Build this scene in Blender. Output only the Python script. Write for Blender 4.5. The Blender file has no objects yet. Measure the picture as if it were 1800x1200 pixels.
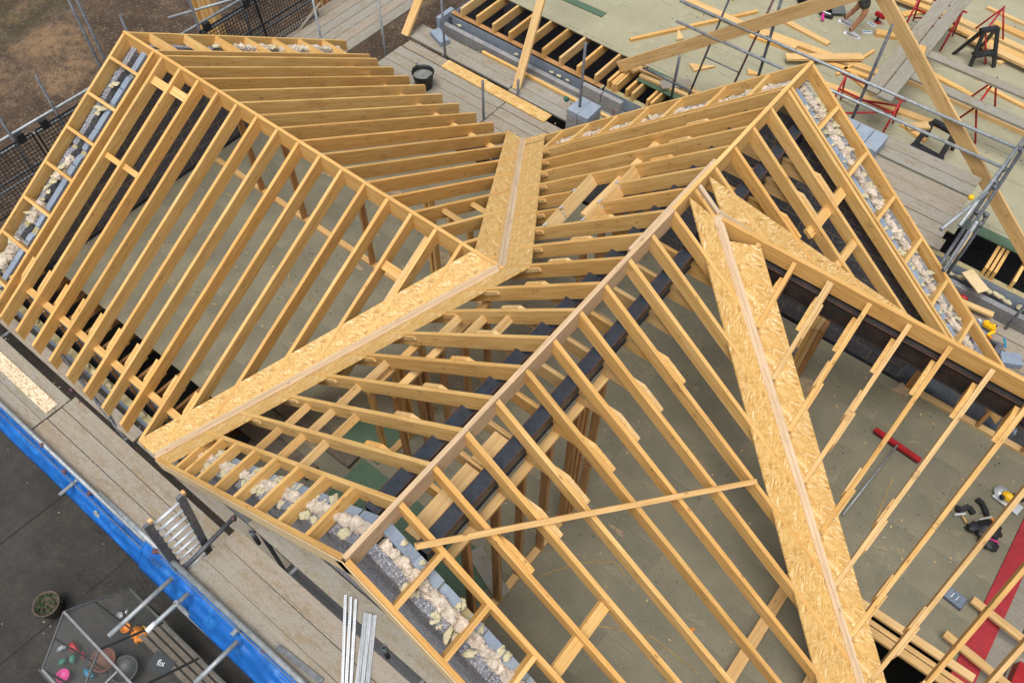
import bpy, bmesh, math, random
from mathutils import Vector, Matrix, noise as mn
random.seed(11)
S = bpy.context.scene
C = S.collection
V = Vector

# ---------------------------------------------------------------- camera
f_, yaw, pitch, roll = 1462.6, 2.2338, 0.9661, 0.0129
CAMP = V((3.9164, -4.7962, 7.4584))
fw = V((math.cos(pitch)*math.cos(yaw), math.cos(pitch)*math.sin(yaw), -math.sin(pitch)))
r0 = fw.cross(V((0, 0, 1))).normalized(); u0 = r0.cross(fw)
rr = r0*math.cos(roll) + u0*math.sin(roll); uu = -r0*math.sin(roll) + u0*math.cos(roll)
cam = bpy.data.cameras.new('camera'); cam.sensor_width = 36; cam.lens = 36*f_/1800; cam.clip_end = 400; cam.clip_start = .05
co = bpy.data.objects.new('camera', cam); C.objects.link(co)
M = Matrix((rr, uu, -fw)).transposed().to_4x4(); M.translation = CAMP; co.matrix_world = M
S.camera = co
# ---------------------------------------------------------------- light
w = bpy.data.worlds.new('World'); S.world = w; w.use_nodes = True
nt = w.node_tree; nt.nodes.clear()
sky = nt.nodes.new('ShaderNodeTexSky'); sky.sky_type = 'NISHITA'; sky.sun_disc = False
sky.sun_elevation = math.radians(58); sky.sun_rotation = math.radians(134); sky.air_density = 1.0; sky.dust_density = 4.0; sky.ozone_density = 1.0
hs = nt.nodes.new('ShaderNodeHueSaturation'); hs.inputs['Saturation'].default_value = .42
bg = nt.nodes.new('ShaderNodeBackground'); bg.inputs[1].default_value = 0.115
wo = nt.nodes.new('ShaderNodeOutputWorld')
nt.links.new(sky.outputs[0], hs.inputs['Color']); nt.links.new(hs.outputs[0], bg.inputs[0]); nt.links.new(bg.outputs[0], wo.inputs[0])
sl = bpy.data.lights.new('sun', 'SUN'); sl.energy = 2.3; sl.angle = math.radians(32); sl.color = (1, .975, .94)
so = bpy.data.objects.new('sun', sl); C.objects.link(so)
sd = V((-.06, -.26, .96)).normalized()
so.rotation_euler = sd.to_track_quat('Z', 'Y').to_euler(); so.location = (0, 0, 30)
S.view_settings.view_transform = 'Standard'; S.view_settings.look = 'None'; S.view_settings.gamma = 1
S.view_settings.use_curve_mapping = False; S.view_settings.exposure = 0.27

# ---------------------------------------------------------------- materials
class NB:
    def __init__(s, name, rough=.7, metal=0.):
        s.m = bpy.data.materials.new(name); s.m.use_nodes = True; s.t = s.m.node_tree; s.n = s.t.nodes; s.l = s.t.links
        s.b = s.n['Principled BSDF']; s.b.inputs['Roughness'].default_value = rough; s.b.inputs['Metallic'].default_value = metal
        s.tc = s.n.new('ShaderNodeTexCoord'); s.oi = s.n.new('ShaderNodeObjectInfo')
    def map(s, scale=(1, 1, 1), rot=(0, 0, 0), src='Object', rnd=True):
        mp = s.n.new('ShaderNodeMapping'); mp.inputs['Scale'].default_value = scale; mp.inputs['Rotation'].default_value = rot
        s.l.new(s.tc.outputs[src], mp.inputs[0])
        if rnd:
            ml = s.n.new('ShaderNodeMath'); ml.operation = 'MULTIPLY'; ml.inputs[1].default_value = 57.
            s.l.new(s.oi.outputs['Random'], ml.inputs[0])
            s.l.new(ml.outputs[0], mp.inputs['Location'])
        return mp.outputs[0]
    def noise(s, vec, scale, detail=4, rough=.6, dist=0):
        n = s.n.new('ShaderNodeTexNoise'); n.inputs['Scale'].default_value = scale; n.inputs['Detail'].default_value = detail
        n.inputs['Roughness'].default_value = rough; n.inputs['Distortion'].default_value = dist
        s.l.new(vec, n.inputs['Vector']); return n.outputs['Fac']
    def voro(s, vec, scale, feat='F1', out='Distance', rnd=1.):
        n = s.n.new('ShaderNodeTexVoronoi'); n.feature = feat; n.inputs['Scale'].default_value = scale; n.inputs['Randomness'].default_value = rnd
        s.l.new(vec, n.inputs['Vector']); return n.outputs[out]
    def ramp(s, fac, stops, interp='LINEAR'):
        r = s.n.new('ShaderNodeValToRGB'); e = r.color_ramp.elements; r.color_ramp.interpolation = interp
        while len(e) > 1: e.remove(e[-1])
        e[0].position = stops[0][0]; e[0].color = (*stops[0][1], 1) if len(stops[0][1]) == 3 else stops[0][1]
        for p, c in stops[1:]:
            x = e.new(p); x.color = (*c, 1)
        s.l.new(fac, r.inputs[0]); return r.outputs[0]
    def mix(s, fac, a, b, mode='MIX'):
        m = s.n.new('ShaderNodeMix'); m.data_type = 'RGBA'; m.blend_type = mode
        for sock, v in ((m.inputs['Factor'], fac), (m.inputs['A'], a), (m.inputs['B'], b)):
            pass
        def put(i, v):
            if isinstance(v, (int, float)): m.inputs[i].default_value = v
            elif isinstance(v, tuple): m.inputs[i].default_value = (*v, 1)
            else: s.l.new(v, m.inputs[i])
        put(0, fac); put(6, a); put(7, b); return m.outputs[2]
    def math(s, op, a, b=0.):
        m = s.n.new('ShaderNodeMath'); m.operation = op
        for i, v in ((0, a), (1, b)):
            if isinstance(v, (int, float)): m.inputs[i].default_value = v
            else: s.l.new(v, m.inputs[i])
        return m.outputs[0]
    def sep(s, vec):
        x = s.n.new('ShaderNodeSeparateXYZ'); s.l.new(vec, x.inputs[0]); return x.outputs
    def bump(s, h, st=.3, dist=.01):
        b = s.n.new('ShaderNodeBump'); b.inputs['Strength'].default_value = st; b.inputs['Distance'].default_value = dist
        s.l.new(h, b.inputs['Height']); s.l.new(b.outputs[0], s.b.inputs['Normal'])
    def col(s, c):
        if isinstance(c, tuple): s.b.inputs['Base Color'].default_value = (*c, 1)
        else: s.l.new(c, s.b.inputs['Base Color'])
        return s.m

def wood(name, lo, mid, hi, knots=True, dirt=0., knotcol=(.16, .07, .025), sat2=None):
    b = NB(name, .65)
    g = b.noise(b.map((1.1, 22, 22)), 1.6, 5, .62, .35)
    c = b.ramp(g, [(.3, lo), (.5, mid), (.72, hi)])
    g2 = b.noise(b.map((.6, 2.5, 2.5)), 1.3, 3)
    c = b.mix(b.math('MULTIPLY', g2, .55), c, tuple(x*.72 for x in mid))
    tint = b.ramp(b.oi.outputs['Random'], [(0, (.84, .74, .60)), (.3, (1, .97, .93)), (.5, (.93, .90, .86)), (.7, (1.0, .86, .68)), (1, (1, 1, 1))])
    c = b.mix(.95, c, tint, 'MULTIPLY')
    sn = b.noise(b.map((1.2, 3, 3)), 1.4, 6, .7)
    c = b.mix(b.ramp(sn, [(.54, (0, 0, 0)), (.70, (.45, .45, .45))]), c, tuple(x*y for x, y in zip(mid, (.62, .52, .45))))
    fl_ = b.noise(b.map((2, 60, 60)), 1.2, 3, .5, .5)
    c = b.mix(b.ramp(fl_, [(.60, (0, 0, 0)), (.70, (.4, .4, .4))]), c, tuple(x*y for x, y in zip(mid, (.72, .58, .42))))
    if knots:
        kv = b.map((3.2, 9, 9)); d = b.voro(kv, 1.05)
        k = b.ramp(d, [(.0, (1, 1, 1)), (.06, (1, 1, 1)), (.12, (0, 0, 0))])
        dd = b.voro(b.map((2.1, 17, 17)), 1.3); k2 = b.ramp(dd, [(.0, (1, 1, 1)), (.05, (1, 1, 1)), (.09, (0, 0, 0))]); c = b.mix(b.math('MULTIPLY', k2, .6), c, knotcol)
        c = b.mix(b.math('MULTIPLY', k, .75), c, knotcol)
        h = b.ramp(d, [(.1, (.45, .45, .45)), (.4, (0, 0, 0))])
        c = b.mix(b.math('MULTIPLY', h, .6), c, tuple(x*y for x, y in zip(mid, (.85, .72, .55))))
    if dirt:
        dn = b.noise(b.map((2, 2, 2)), 2.2, 7, .7)
        dm = b.ramp(dn, [(.45, (0, 0, 0)), (.7, (1, 1, 1))])
        c = b.mix(b.math('MULTIPLY', dm, dirt), c, (.20, .17, .12))
    x, y, z = b.sep(b.tc.outputs['Object'])
    fr = b.math('FRACT', b.math('ADD', b.math('MULTIPLY', x, .36), b.math('MULTIPLY', b.oi.outputs['Random'], 7.3)))
    st = b.math('MULTIPLY', b.math('LESS_THAN', fr, .045), b.math('GREATER_THAN', b.noise(b.map((34, 90, 90)), 1., 2), .54))
    st = b.math('MULTIPLY', st, b.math('LESS_THAN', b.math('ABSOLUTE', b.math('SUBTRACT', z, .03)), .028))
    c = b.mix(b.math('MULTIPLY', st, .55), c, (.14, .09, .04))
    b.bump(g, .25, .002)
    return b.col(c)

WOOD = wood('spruce_timber', (.53, .30, .085), (.72, .455, .16), (.84, .62, .29))
WOODP = wood('pale_timber', (.52, .33, .125), (.70, .48, .215), (.80, .61, .34))
WOODG = wood('grey_timber', (.44, .32, .20), (.62, .475, .32), (.72, .60, .44), dirt=.12)
WOODR = wood('treated_stud_timber', (.20, .085, .03), (.44, .24, .095), (.58, .37, .17))

def board_mat():
    b = NB('weathered_board', .85)
    g = b.noise(b.map((.7, 18, 18)), 1.4, 6, .65, .3)
    c = b.ramp(g, [(.25, (.20, .175, .14)), (.5, (.27, .24, .195)), (.78, (.345, .315, .265))])
    big = b.noise(b.map((.5, 2.2, 2.2)), 1.1, 4, .6)
    c = b.mix(b.ramp(big, [(.38, (0, 0, 0)), (.62, (.8, .8, .8))]), c, (.275, .27, .245))
    d = b.noise(b.map((1.6, 4, 4)), 2.1, 9, .78)
    c = b.mix(b.ramp(d, [(.50, (0, 0, 0)), (.60, (.8, .8, .8))]), c, (.225, .17, .095))
    d2 = b.noise(b.map((3, 6, 6)), 3.1, 8, .8)
    c = b.mix(b.ramp(d2, [(.56, (0, 0, 0)), (.64, (.7, .7, .7))]), c, (.13, .108, .08))
    f = b.noise(b.map((30, 30, 30)), 2, 4, .7)
    c = b.mix(.22, c, b.ramp(f, [(.3, (.10, .085, .06)), (.7, (.60, .55, .45))]))
    e = b.noise(b.map((.8, 30, 30)), 2.0, 3, .5, .6)
    c = b.mix(b.ramp(e, [(.66, (0, 0, 0)), (.72, (.55, .55, .55))]), c, (.12, .10, .075))
    sp = b.voro(b.map((5, 10, 10)), 1.6)
    c = b.mix(b.ramp(sp, [(.02, (.8, .8, .8)), (.07, (0, 0, 0))]), c, (.10, .085, .07))
    t = b.ramp(b.oi.outputs['Random'], [(0, (.82, .86, .86)), (.4, (1, .97, .93)), (.75, (1.0, .90, .83)), (1, (.88, .87, .82))])
    c = b.mix(.8, c, t, 'MULTIPLY'); b.bump(g, .4, .003)
    return b.col(c)
BOARD = board_mat()

def osb_mat():
    b = NB('osb', .6)
    vs = []
    for i, (a, sc) in enumerate([(.25, (16, 80, 20)), (1.25, (15, 74, 20)), (2.3, (17, 84, 20)), (-.5, (13, 66, 20))]):
        # rotate first, then stretch: each layer is a field of long thin strands
        m1 = b.n.new('ShaderNodeMapping'); m1.inputs['Rotation'].default_value = (0, 0, a); b.l.new(b.tc.outputs['Object'], m1.inputs[0])
        m2 = b.n.new('ShaderNodeMapping'); m2.inputs['Scale'].default_value = sc; m2.inputs['Location'].default_value = (i*7.3, i*3.1, 0); b.l.new(m1.outputs[0], m2.inputs[0])
        nz = b.n.new('ShaderNodeTexNoise'); nz.inputs['Scale'].default_value = .35; nz.inputs['Detail'].default_value = 2; b.l.new(m2.outputs[0], nz.inputs['Vector'])
        mm = b.n.new('ShaderNodeMix'); mm.data_type = 'VECTOR'; mm.inputs[0].default_value = .12
        b.l.new(m2.outputs[0], mm.inputs[4]); b.l.new(nz.outputs['Color'], mm.inputs[5])
        vs.append(mm.outputs[1])
    c = None
    for v, th_ in zip(vs, (0, .45, .55, .6)):
        q = b.sep(b.voro(v, 1.0, 'F1', 'Color'))
        cc = b.ramp(q[0], [(0, (.38, .20, .055)), (.15, (.55, .325, .095)), (.6, (.62, .39, .125)), (.88, (.70, .49, .21)), (1, (.80, .64, .38))])
        c = cc if c is None else b.mix(b.ramp(q[1], [(th_, (0, 0, 0)), (th_+.01, (1, 1, 1))]), c, cc)
    dk = b.voro(b.map((30, 55, 20)), 1.); c = b.mix(b.ramp(dk, [(.05, (.85, .85, .85)), (.14, (0, 0, 0))]), c, (.22, .09, .03))
    big = b.noise(b.map((1.3, 1.3, 1.3)), 2.5, 4); c = b.mix(b.ramp(big, [(.4, (0, 0, 0)), (.7, (.35, .35, .35))]), c, (.45, .27, .09))
    h = b.sep(b.voro(vs[0], 1., 'F1', 'Color'))[0]; b.bump(h, .3, .002)
    return b.col(c)
OSB = osb_mat()

def osb_pale():
    b = NB('osb_weathered', .8)
    v = b.map((30, 70, 40)); c = b.ramp(b.sep(b.voro(v, 1., 'F1', 'Color'))[0], [(0, (.36, .24, .13)), (.4, (.60, .47, .30)), (1, (.74, .64, .47))])
    return b.col(c)
OSBW = osb_pale()

def floor_mat(name, base, dark, dust, printed, mud):
    b = NB(name, .75)
    n1 = b.noise(b.map((1, 1, 1), src='Object', rnd=False), 1.1, 7, .65)
    c = b.ramp(n1, [(.3, dark), (.62, base)])
    n2 = b.noise(b.map((1, 1, 1)), 60, 3, .6)
    c = b.mix(.12, c, b.ramp(n2, [(.3, (.2, .18, .12)), (.7, (.6, .55, .4))]))
    n3 = b.noise(b.map((1, 1.6, 1), rnd=True), 1.7, 8, .72, .8)
    c = b.mix(b.ramp(n3, [(.60, (0, 0, 0)), (.68, (mud, mud, mud))]), c, dust)
    n4 = b.noise(b.map((1.0, 2.0, 1)), 5.5, 6, .7, 1.2)
    c = b.mix(b.ramp(n4, [(.64, (0, 0, 0)), (.72, (.55, .55, .55))]), c, tuple(x*.45 for x in dark))
    sc = b.noise(b.map((14, 3.5, 1)), 1.2, 3, .6, 2.)
    c = b.mix(b.ramp(sc, [(.71, (0, 0, 0)), (.76, (.5, .5, .5))]), c, (.07, .06, .045))
    if printed:
        x, y, z = b.sep(b.map((1, 1, 1), rnd=False))
        fr = b.math('FRACT', b.math('MULTIPLY', b.math('ADD', y, 100.12), 1/.6))
        ln = b.math('LESS_THAN', b.math('ABSOLUTE', b.math('SUBTRACT', fr, .5)), .018)
        dn = b.noise(b.map((26, 60, 1)), 1., 2, .6)
        dn2 = b.noise(b.map((1.4, 2, 1)), 1., 1)
        mk = b.math('MULTIPLY', b.math('MULTIPLY', ln, b.math('GREATER_THAN', dn, .47)), b.math('GREATER_THAN', dn2, .47))
        c = b.mix(b.math('MULTIPLY', mk, .62), c, (.10, .10, .07))
    b.bump(n3, .1, .004)
    return b.col(c)
DECK = floor_mat('chipboard_deck', (.33, .31, .205), (.255, .24, .155), (.45, .40, .27), True, .5)
DECKIN = floor_mat('trodden_shaded_chipboard', (.195, .175, .115), (.10, .10, .068), (.31, .25, .15), False, .7)  # darker than the open deck: mud and roof shade both in the colour
DECKG = floor_mat('green_chipboard', (.035, .115, .065), (.025, .08, .045), (.16, .17, .10), False, .3)

def block_mat(name, base, speck, spk, pits=.9):
    b = NB(name, .9)
    n = b.noise(b.map((1, 1, 1)), 7, 6, .7)
    c = b.ramp(n, [(.3, tuple(x*.8 for x in base)), (.7, tuple(x*1.15 for x in base))])
    v = b.voro(b.map((1, 1, 1)), 95, 'F1', 'Color'); s = b.sep(v)[0]
    c = b.mix(b.ramp(s, [(spk, (0, 0, 0)), (spk+.04, (1, 1, 1))]), c, speck)
    s2 = b.sep(v)[1]; c = b.mix(b.ramp(s2, [(spk+.05, (0, 0, 0)), (spk+.1, (pits, pits, pits))]), c, tuple(x*.35 for x in base))
    n5 = b.noise(b.map((1, 1, 1)), 16, 6, .75); c = b.mix(b.ramp(n5, [(.54, (0, 0, 0)), (.66, (.55, .55, .55))]), c, (.30, .29, .25))
    t = b.ramp(b.oi.outputs['Random'], [(0, (.8, .8, .82)), (.5, (1, 1, 1)), (1, (1.1, 1.08, 1.02))]); c = b.mix(.8, c, t, 'MULTIPLY')
    b.bump(s, .5, .004)
    return b.col(c)
BLKD = block_mat('dense_block', (.19, .195, .22), (.42, .42, .45), .78)
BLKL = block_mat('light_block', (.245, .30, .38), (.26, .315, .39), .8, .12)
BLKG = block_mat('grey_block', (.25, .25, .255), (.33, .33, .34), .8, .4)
BLKC = block_mat('charcoal_shade_block', (.10, .10, .125), (.14, .14, .16), .8)  # dark block; on the gable inner faces its colour carries the shade

def simple(name, col, rough=.6, metal=0., var=.25, scale=8, bump=0., spec=None, dirt=None):
    b = NB(name, rough, metal)
    n = b.noise(b.map((1, 1, 1)), scale, 5, .65)
    c = b.ramp(n, [(.3, tuple(x*(1-var) for x in col)), (.7, tuple(min(1, x*(1+var)) for x in col))])
    if dirt:
        n2 = b.noise(b.map((1, 1, 1)), scale*1.7, 6, .75); c = b.mix(b.ramp(n2, [(.5, (0, 0, 0)), (.66, (1, 1, 1))]), c, dirt)
    if bump: b.bump(n, bump, .01)
    return b.col(c)
MORTAR = simple('mortar', (.47, .42, .27), .95, var=.25, scale=25, bump=.5)
MORTARJ = simple('mortar_joint', (.33, .285, .15), .95, var=.2, scale=25)
WOOL = simple('mineral_wool', (.54, .47, .38), 1., var=.35, scale=11, bump=1., dirt=(.38, .26, .19))
GALV = simple('galvanised_tube', (.30, .33, .35), .5, .35, .3, 12, dirt=(.42, .42, .40))
DARKT = simple('dark_tube', (.105, .115, .13), .5, .3, .35, 12, dirt=(.20, .20, .20))
RUSTT = simple('purple_tube', (.13, .06, .07), .7, .1, .4, 12)
ALU = simple('galvanised_steel', (.62, .65, .68), .4, .3, .15, 20)
STEELB = simple('black_steel', (.024, .032, .045), .32, .1, .3, 16, dirt=(.036, .045, .062))
BLKSTEEL = STEELB; STEELD = simple('brown_black_steel', (.016, .013, .013), .7, 0, .5, 6, dirt=(.05, .022, .013))
STEELR = simple('rusty_edge', (.10, .04, .02), .9, 0, .5, 20, dirt=(.03, .028, .03))
TARP = simple('blue_sheet', (.003, .105, .40), .5, 0, .3, 4, bump=1., dirt=(.02, .17, .50))
RED = simple('red_paint', (.38, .012, .016), .45, .1, .25, 9)
REDP = simple('red_primer', (.34, .018, .026), .7, 0, .2, 7, dirt=(.27, .016, .024))
BLACKP = simple('black_plastic', (.014, .014, .016), .5, 0, .3, 10)
YEL = simple('yellow_plastic', (.85, .48, .01), .4, 0, .08)
WHITE = simple('white_plastic', (.75, .75, .78), .5, 0, .1)
ORANGE = simple('orange_plastic', (.62, .20, .01), .5, 0, .15)
GREENP = simple('green_plastic', (.03, .16, .11), .5, 0, .3)
TEAL = simple('teal_print', (.02, .18, .30), .5, 0, .1)
PINK = simple('pink_plastic', (.50, .03, .20), .5, 0, .1)
TERRA = simple('terracotta', (.13, .05, .03), .8, 0, .3)
SKIN = simple('tanned_skin', (.42, .20, .11), .55, 0, .25, 22)
CLOTH = simple('dark_shorts', (.035, .04, .035), .9, 0, .6, 14)
GREYF = simple('grey_fabric', (.33, .34, .35), .8, 0, .15, 30)
HAIR = simple('brown_hair', (.05, .03, .02), .8)
SHIRT = simple('orange_shirt', (.55, .06, .02), .8, 0, .15)
LEAF = simple('leaves', (.02, .05, .01), .8, 0, .6, 30)
ALUF = simple('aluminium_frame', (.20, .205, .21), .45, .5, .2, 10)
DARKF = simple('dark_frame', (.06, .065, .06), .5, .3, .2, 10)
DECAY = simple('grey_timber_dark', (.13, .105, .08), .9, 0, .3, 10)
PLY = simple('pale_ply', (.66, .50, .28), .7, 0, .1, 9)

def soil_mat():
    b = NB('soil', .95)
    n = b.noise(b.map((1, 1, 1), rnd=False), .9, 9, .7)
    c = b.ramp(n, [(.3, (.05, .030, .018)), (.48, (.105, .066, .040)), (.6, (.165, .108, .066)), (.72, (.25, .18, .12))])
    v = b.voro(b.map((1, 1, 1), rnd=False), 30, 'F1', 'Color'); s = b.sep(v)
    c = b.mix(b.ramp(s[0], [(.93, (0, 0, 0)), (.95, (.7, .7, .7))]), c, (.27, .23, .17))
    c = b.mix(b.ramp(s[1], [(.86, (0, 0, 0)), (.9, (.8, .8, .8))]), c, (.05, .035, .025))
    g = b.noise(b.map((1, 1, 1), rnd=False), .35, 5, .7)
    c = b.mix(b.ramp(g, [(.56, (0, 0, 0)), (.68, (.75, .75, .75))]), c, (.34, .215, .11))
    x, y, z = b.sep(b.tc.outputs['Object'])
    gm = b.math('MULTIPLY', b.math('LESS_THAN', x, -16.5), b.math('GREATER_THAN', b.noise(b.map((1, 1, 1), rnd=False), 1.6, 5, .7), .47))
    c = b.mix(b.math('MULTIPLY', gm, .35), c, (.075, .08, .03))
    n7 = b.noise(b.map((1, 1, 1), rnd=False), 4.5, 8, .8); c = b.mix(b.ramp(n7, [(.50, (0, 0, 0)), (.62, (.75, .75, .75))]), c, (.055, .036, .023))
    h = b.noise(b.map((1, 1, 1), rnd=False), 9, 8, .75)
    b.bump(h, 1., .10); return b.col(c)
SOIL = soil_mat()
def paving_mat():
    b = NB('old_concrete', .9)
    n = b.noise(b.map((1, 1, 1), rnd=False), 1.3, 8, .72)
    c = b.ramp(n, [(.32, (.010, .009, .008)), (.55, (.028, .025, .022)), (.72, (.055, .048, .038))])
    q = b.noise(b.map((1, 1, 1), rnd=False), 2.6, 9, .8); c = b.mix(b.ramp(q, [(.5, (0, 0, 0)), (.62, (.8, .8, .8))]), c, (.060, .045, .030))
    q2 = b.noise(b.map((1, 1, 1), rnd=False), .8, 6, .75); c = b.mix(b.ramp(q2, [(.5, (0, 0, 0)), (.68, (.8, .8, .8))]), c, (.060, .058, .052))
    f = b.noise(b.map((1, 1, 1), rnd=False), 70, 3, .7); c = b.mix(.4, c, b.ramp(f, [(.35, (.01, .01, .01)), (.75, (.10, .095, .085))]))
    v = b.voro(b.map((1, 1, 1), rnd=False), 3.0); c = b.mix(b.ramp(v, [(.04, (.8, .8, .8)), (.055, (0, 0, 0))]), c, (.27, .25, .20))
    b.bump(f, .5, .01); return b.col(c)
PAVE = paving_mat()
def glass_mat():
    b = NB('greenhouse_glass', .15); b.b.inputs['Base Color'].default_value = (.75, .8, .8, 1)
    tr = b.n.new('ShaderNodeBsdfTransparent'); mx = b.n.new('ShaderNodeMixShader'); mx.inputs[0].default_value = .02
    out = b.n['Material Output']; b.l.new(tr.outputs[0], mx.inputs[1]); b.l.new(b.b.outputs[0], mx.inputs[2]); b.l.new(mx.outputs[0], out.inputs[0]); return b.m
GLASS = glass_mat()
SEETHRU = glass_mat(); SEETHRU.name = 'clear_plastic'
SHADESLAB = simple('shade_black_slab', (.02, .018, .015), .95)

# ---------------------------------------------------------------- helpers
def thing(name, label, cat, loc=(0, 0, 0), group=None):
    o = bpy.data.objects.new(name, None); C.objects.link(o); o.location = loc; o['label'] = label; o['category'] = cat
    if group: o['group'] = group
    return o
def tag(o, label, cat, group=None, kind=None):
    if label: o['label'] = label
    if cat: o['category'] = cat
    if group: o['group'] = group
    if kind: o['kind'] = kind
    return o
def world_of(o):
    t = V((0, 0, 0))
    while o is not None:
        t = t + V(o.location); o = o.parent
    return t
def link(name, me, M, parent=None, kind=None):
    o = bpy.data.objects.new(name, me); C.objects.link(o)
    if parent is not None:
        o.parent = parent
        o.matrix_basis = PM[parent.name].inverted() @ M if parent.name in PM else Matrix.Translation(-V(parent.location)) @ M
    else: o.matrix_basis = M
    PM[o.name] = M
    if kind: o['kind'] = kind
    return o
PM = {}
def mesh(name, verts, faces, mat, smooth=False):
    me = bpy.data.meshes.new(name); me.from_pydata([tuple(v) for v in verts], [], faces); me.materials.append(mat)
    bm = bmesh.new(); bm.from_mesh(me); bmesh.ops.recalc_face_normals(bm, faces=bm.faces); bm.to_mesh(me); bm.free()
    if smooth:
        for p in me.polygons: p.use_smooth = True
    return me
def basis(x, y):
    x = V(x).normalized(); y = V(y); y = (y - x*y.dot(x)).normalized(); z = x.cross(y)
    return Matrix((x, y, z)).transposed().to_4x4()
def prism(name, pts, ext, xdir, mat, parent=None, kind=None):
    """planar polygon pts (world) extruded by +-ext/2; the local x axis follows the grain"""
    pts = [V(p) for p in pts]; ext = V(ext); o = sum(pts, V((0, 0, 0)))/len(pts)
    M = basis(xdir, ext if abs(V(xdir).normalized().dot(ext.normalized())) < .99 else (0, 0, 1)); M.translation = o; Mi = M.inverted()
    n = len(pts); vs = [Mi @ (p - ext/2) for p in pts] + [Mi @ (p + ext/2) for p in pts]
    fs = [tuple(range(n)), tuple(range(2*n-1, n-1, -1))] + [(i, (i+1) % n, n+(i+1) % n, n+i) for i in range(n)]
    return link(name, mesh(name, vs, fs, mat), M, parent, kind)
def beam(name, a, b, w, d, mat, parent=None, up=(0, 0, 1), top=True, kind=None):
    """bar from a to b, w wide, d deep; a, b on its top centre line"""
    a = V(a); b = V(b); x = (b-a); L = x.length; x.normalize(); up = V(up); y = up.cross(x).normalized(); z = x.cross(y)
    M = Matrix((x, y, z)).transposed().to_4x4(); M.translation = (a+b)/2
    z1, z0 = (0, -d) if top else (d/2, -d/2)
    vs = [(sx*L/2, sy*w/2, zz) for zz in (z0, z1) for sx, sy in ((-1, -1), (1, -1), (1, 1), (-1, 1))]
    fs = [(3, 2, 1, 0), (4, 5, 6, 7), (0, 1, 5, 4), (1, 2, 6, 5), (2, 3, 7, 6), (3, 0, 4, 7)]
    return link(name, mesh(name, vs, fs, mat), M, parent, kind)
def box(name, c, s, mat, parent=None, rz=0., bev=0., kind=None):
    """box centred at c (base at c.z), size s"""
    x, y, z = s[0]/2, s[1]/2, s[2]
    bm = bmesh.new(); bmesh.ops.create_cube(bm, size=1, matrix=Matrix.Translation((0, 0, z/2)) @ Matrix.Diagonal((s[0], s[1], s[2], 1)))
    if bev: bmesh.ops.bevel(bm, geom=bm.edges[:], offset=bev, segments=2, affect='EDGES')
    me = bpy.data.meshes.new(name); bm.to_mesh(me); bm.free(); me.materials.append(mat)
    return link(name, me, Matrix.Translation(c) @ Matrix.Rotation(rz, 4, 'Z'), parent, kind)
def tube(name, a, b, r, mat, parent=None, seg=12, hollow=True, kind=None):
    a = V(a); b = V(b); x = b-a; L = x.length
    up = V((0, 0, 1)) if abs(x.normalized().z) < .9 else V((0, 1, 0))
    M = basis(x, up.cross(x)); M.translation = (a+b)/2
    vs = []; fs = []
    rings = [(-L/2, r), (L/2, r)] + ([(L/2, r*.82), (-L/2, r*.82)] if hollow else [])
    for px, q in rings:
        for i in range(seg):
            t = 2*math.pi*i/seg; vs.append((px, q*math.cos(t), q*math.sin(t)))
    nr = len(rings)
    for j in range(nr if hollow else 1):
        k = (j+1) % nr
        for i in range(seg): fs.append((j*seg+i, j*seg+(i+1) % seg, k*seg+(i+1) % seg, k*seg+i))
    if not hollow: fs += [tuple(range(seg-1, -1, -1)), tuple(range(seg, 2*seg))]
    me = mesh(name, vs, fs, mat)
    for p in me.polygons: p.use_smooth = len(p.vertices) == 4
    return link(name, me, M, parent, kind)
def lathe(name, prof, c, mat, parent=None, seg=24, kind=None, M=None):
    vs = []; fs = []
    for (r, z) in prof:
        for i in range(seg):
            t = 2*math.pi*i/seg; vs.append((r*math.cos(t), r*math.sin(t), z))
    for j in range(len(prof)-1):
        for i in range(seg): fs.append((j*seg+i, j*seg+(i+1) % seg, (j+1)*seg+(i+1) % seg, (j+1)*seg+i))
    me = mesh(name, vs, fs, mat, True)
    return link(name, me, M or Matrix.Translation(c), parent, kind)
def blob(name, c, s, mat, parent=None, amp=.25, freq=8., sub=3, kind=None, rz=0.):
    bm = bmesh.new(); bmesh.ops.create_icosphere(bm, subdivisions=sub, radius=1)
    seed = V((random.random()*50, random.random()*50, random.random()*50))
    for v in bm.verts:
        k = 1 + amp*mn.fractal(v.co*freq*.25 + seed, 1., 2., 4)
        v.co = V((v.co.x*s[0]*k, v.co.y*s[1]*k, v.co.z*s[2]*k))
    me = bpy.data.meshes.new(name); bm.to_mesh(me); bm.free(); me.materials.append(mat)
    for p in me.polygons: p.use_smooth = True
    return link(name, me, Matrix.Translation(c) @ Matrix.Rotation(rz, 4, 'Z'), parent, kind)
def clip(poly, a, b, c):
    """keep the part of a 2-D polygon where a*x+b*y<=c"""
    out = []
    for i in range(len(poly)):
        p, q = poly[i], poly[(i+1) % len(poly)]; fp = a*p[0]+b*p[1]-c; fq = a*q[0]+b*q[1]-c
        if fp <= 0: out.append(p)
        if fp*fq < 0:
            t = fp/(fp-fq); out.append((p[0]+(q[0]-p[0])*t, p[1]+(q[1]-p[1])*t))
    return out
def area(p): return abs(sum(p[i][0]*p[(i+1) % len(p)][1]-p[(i+1) % len(p)][0]*p[i][1] for i in range(len(p))))/2
def jit(a): return random.uniform(-a, a)

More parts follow.
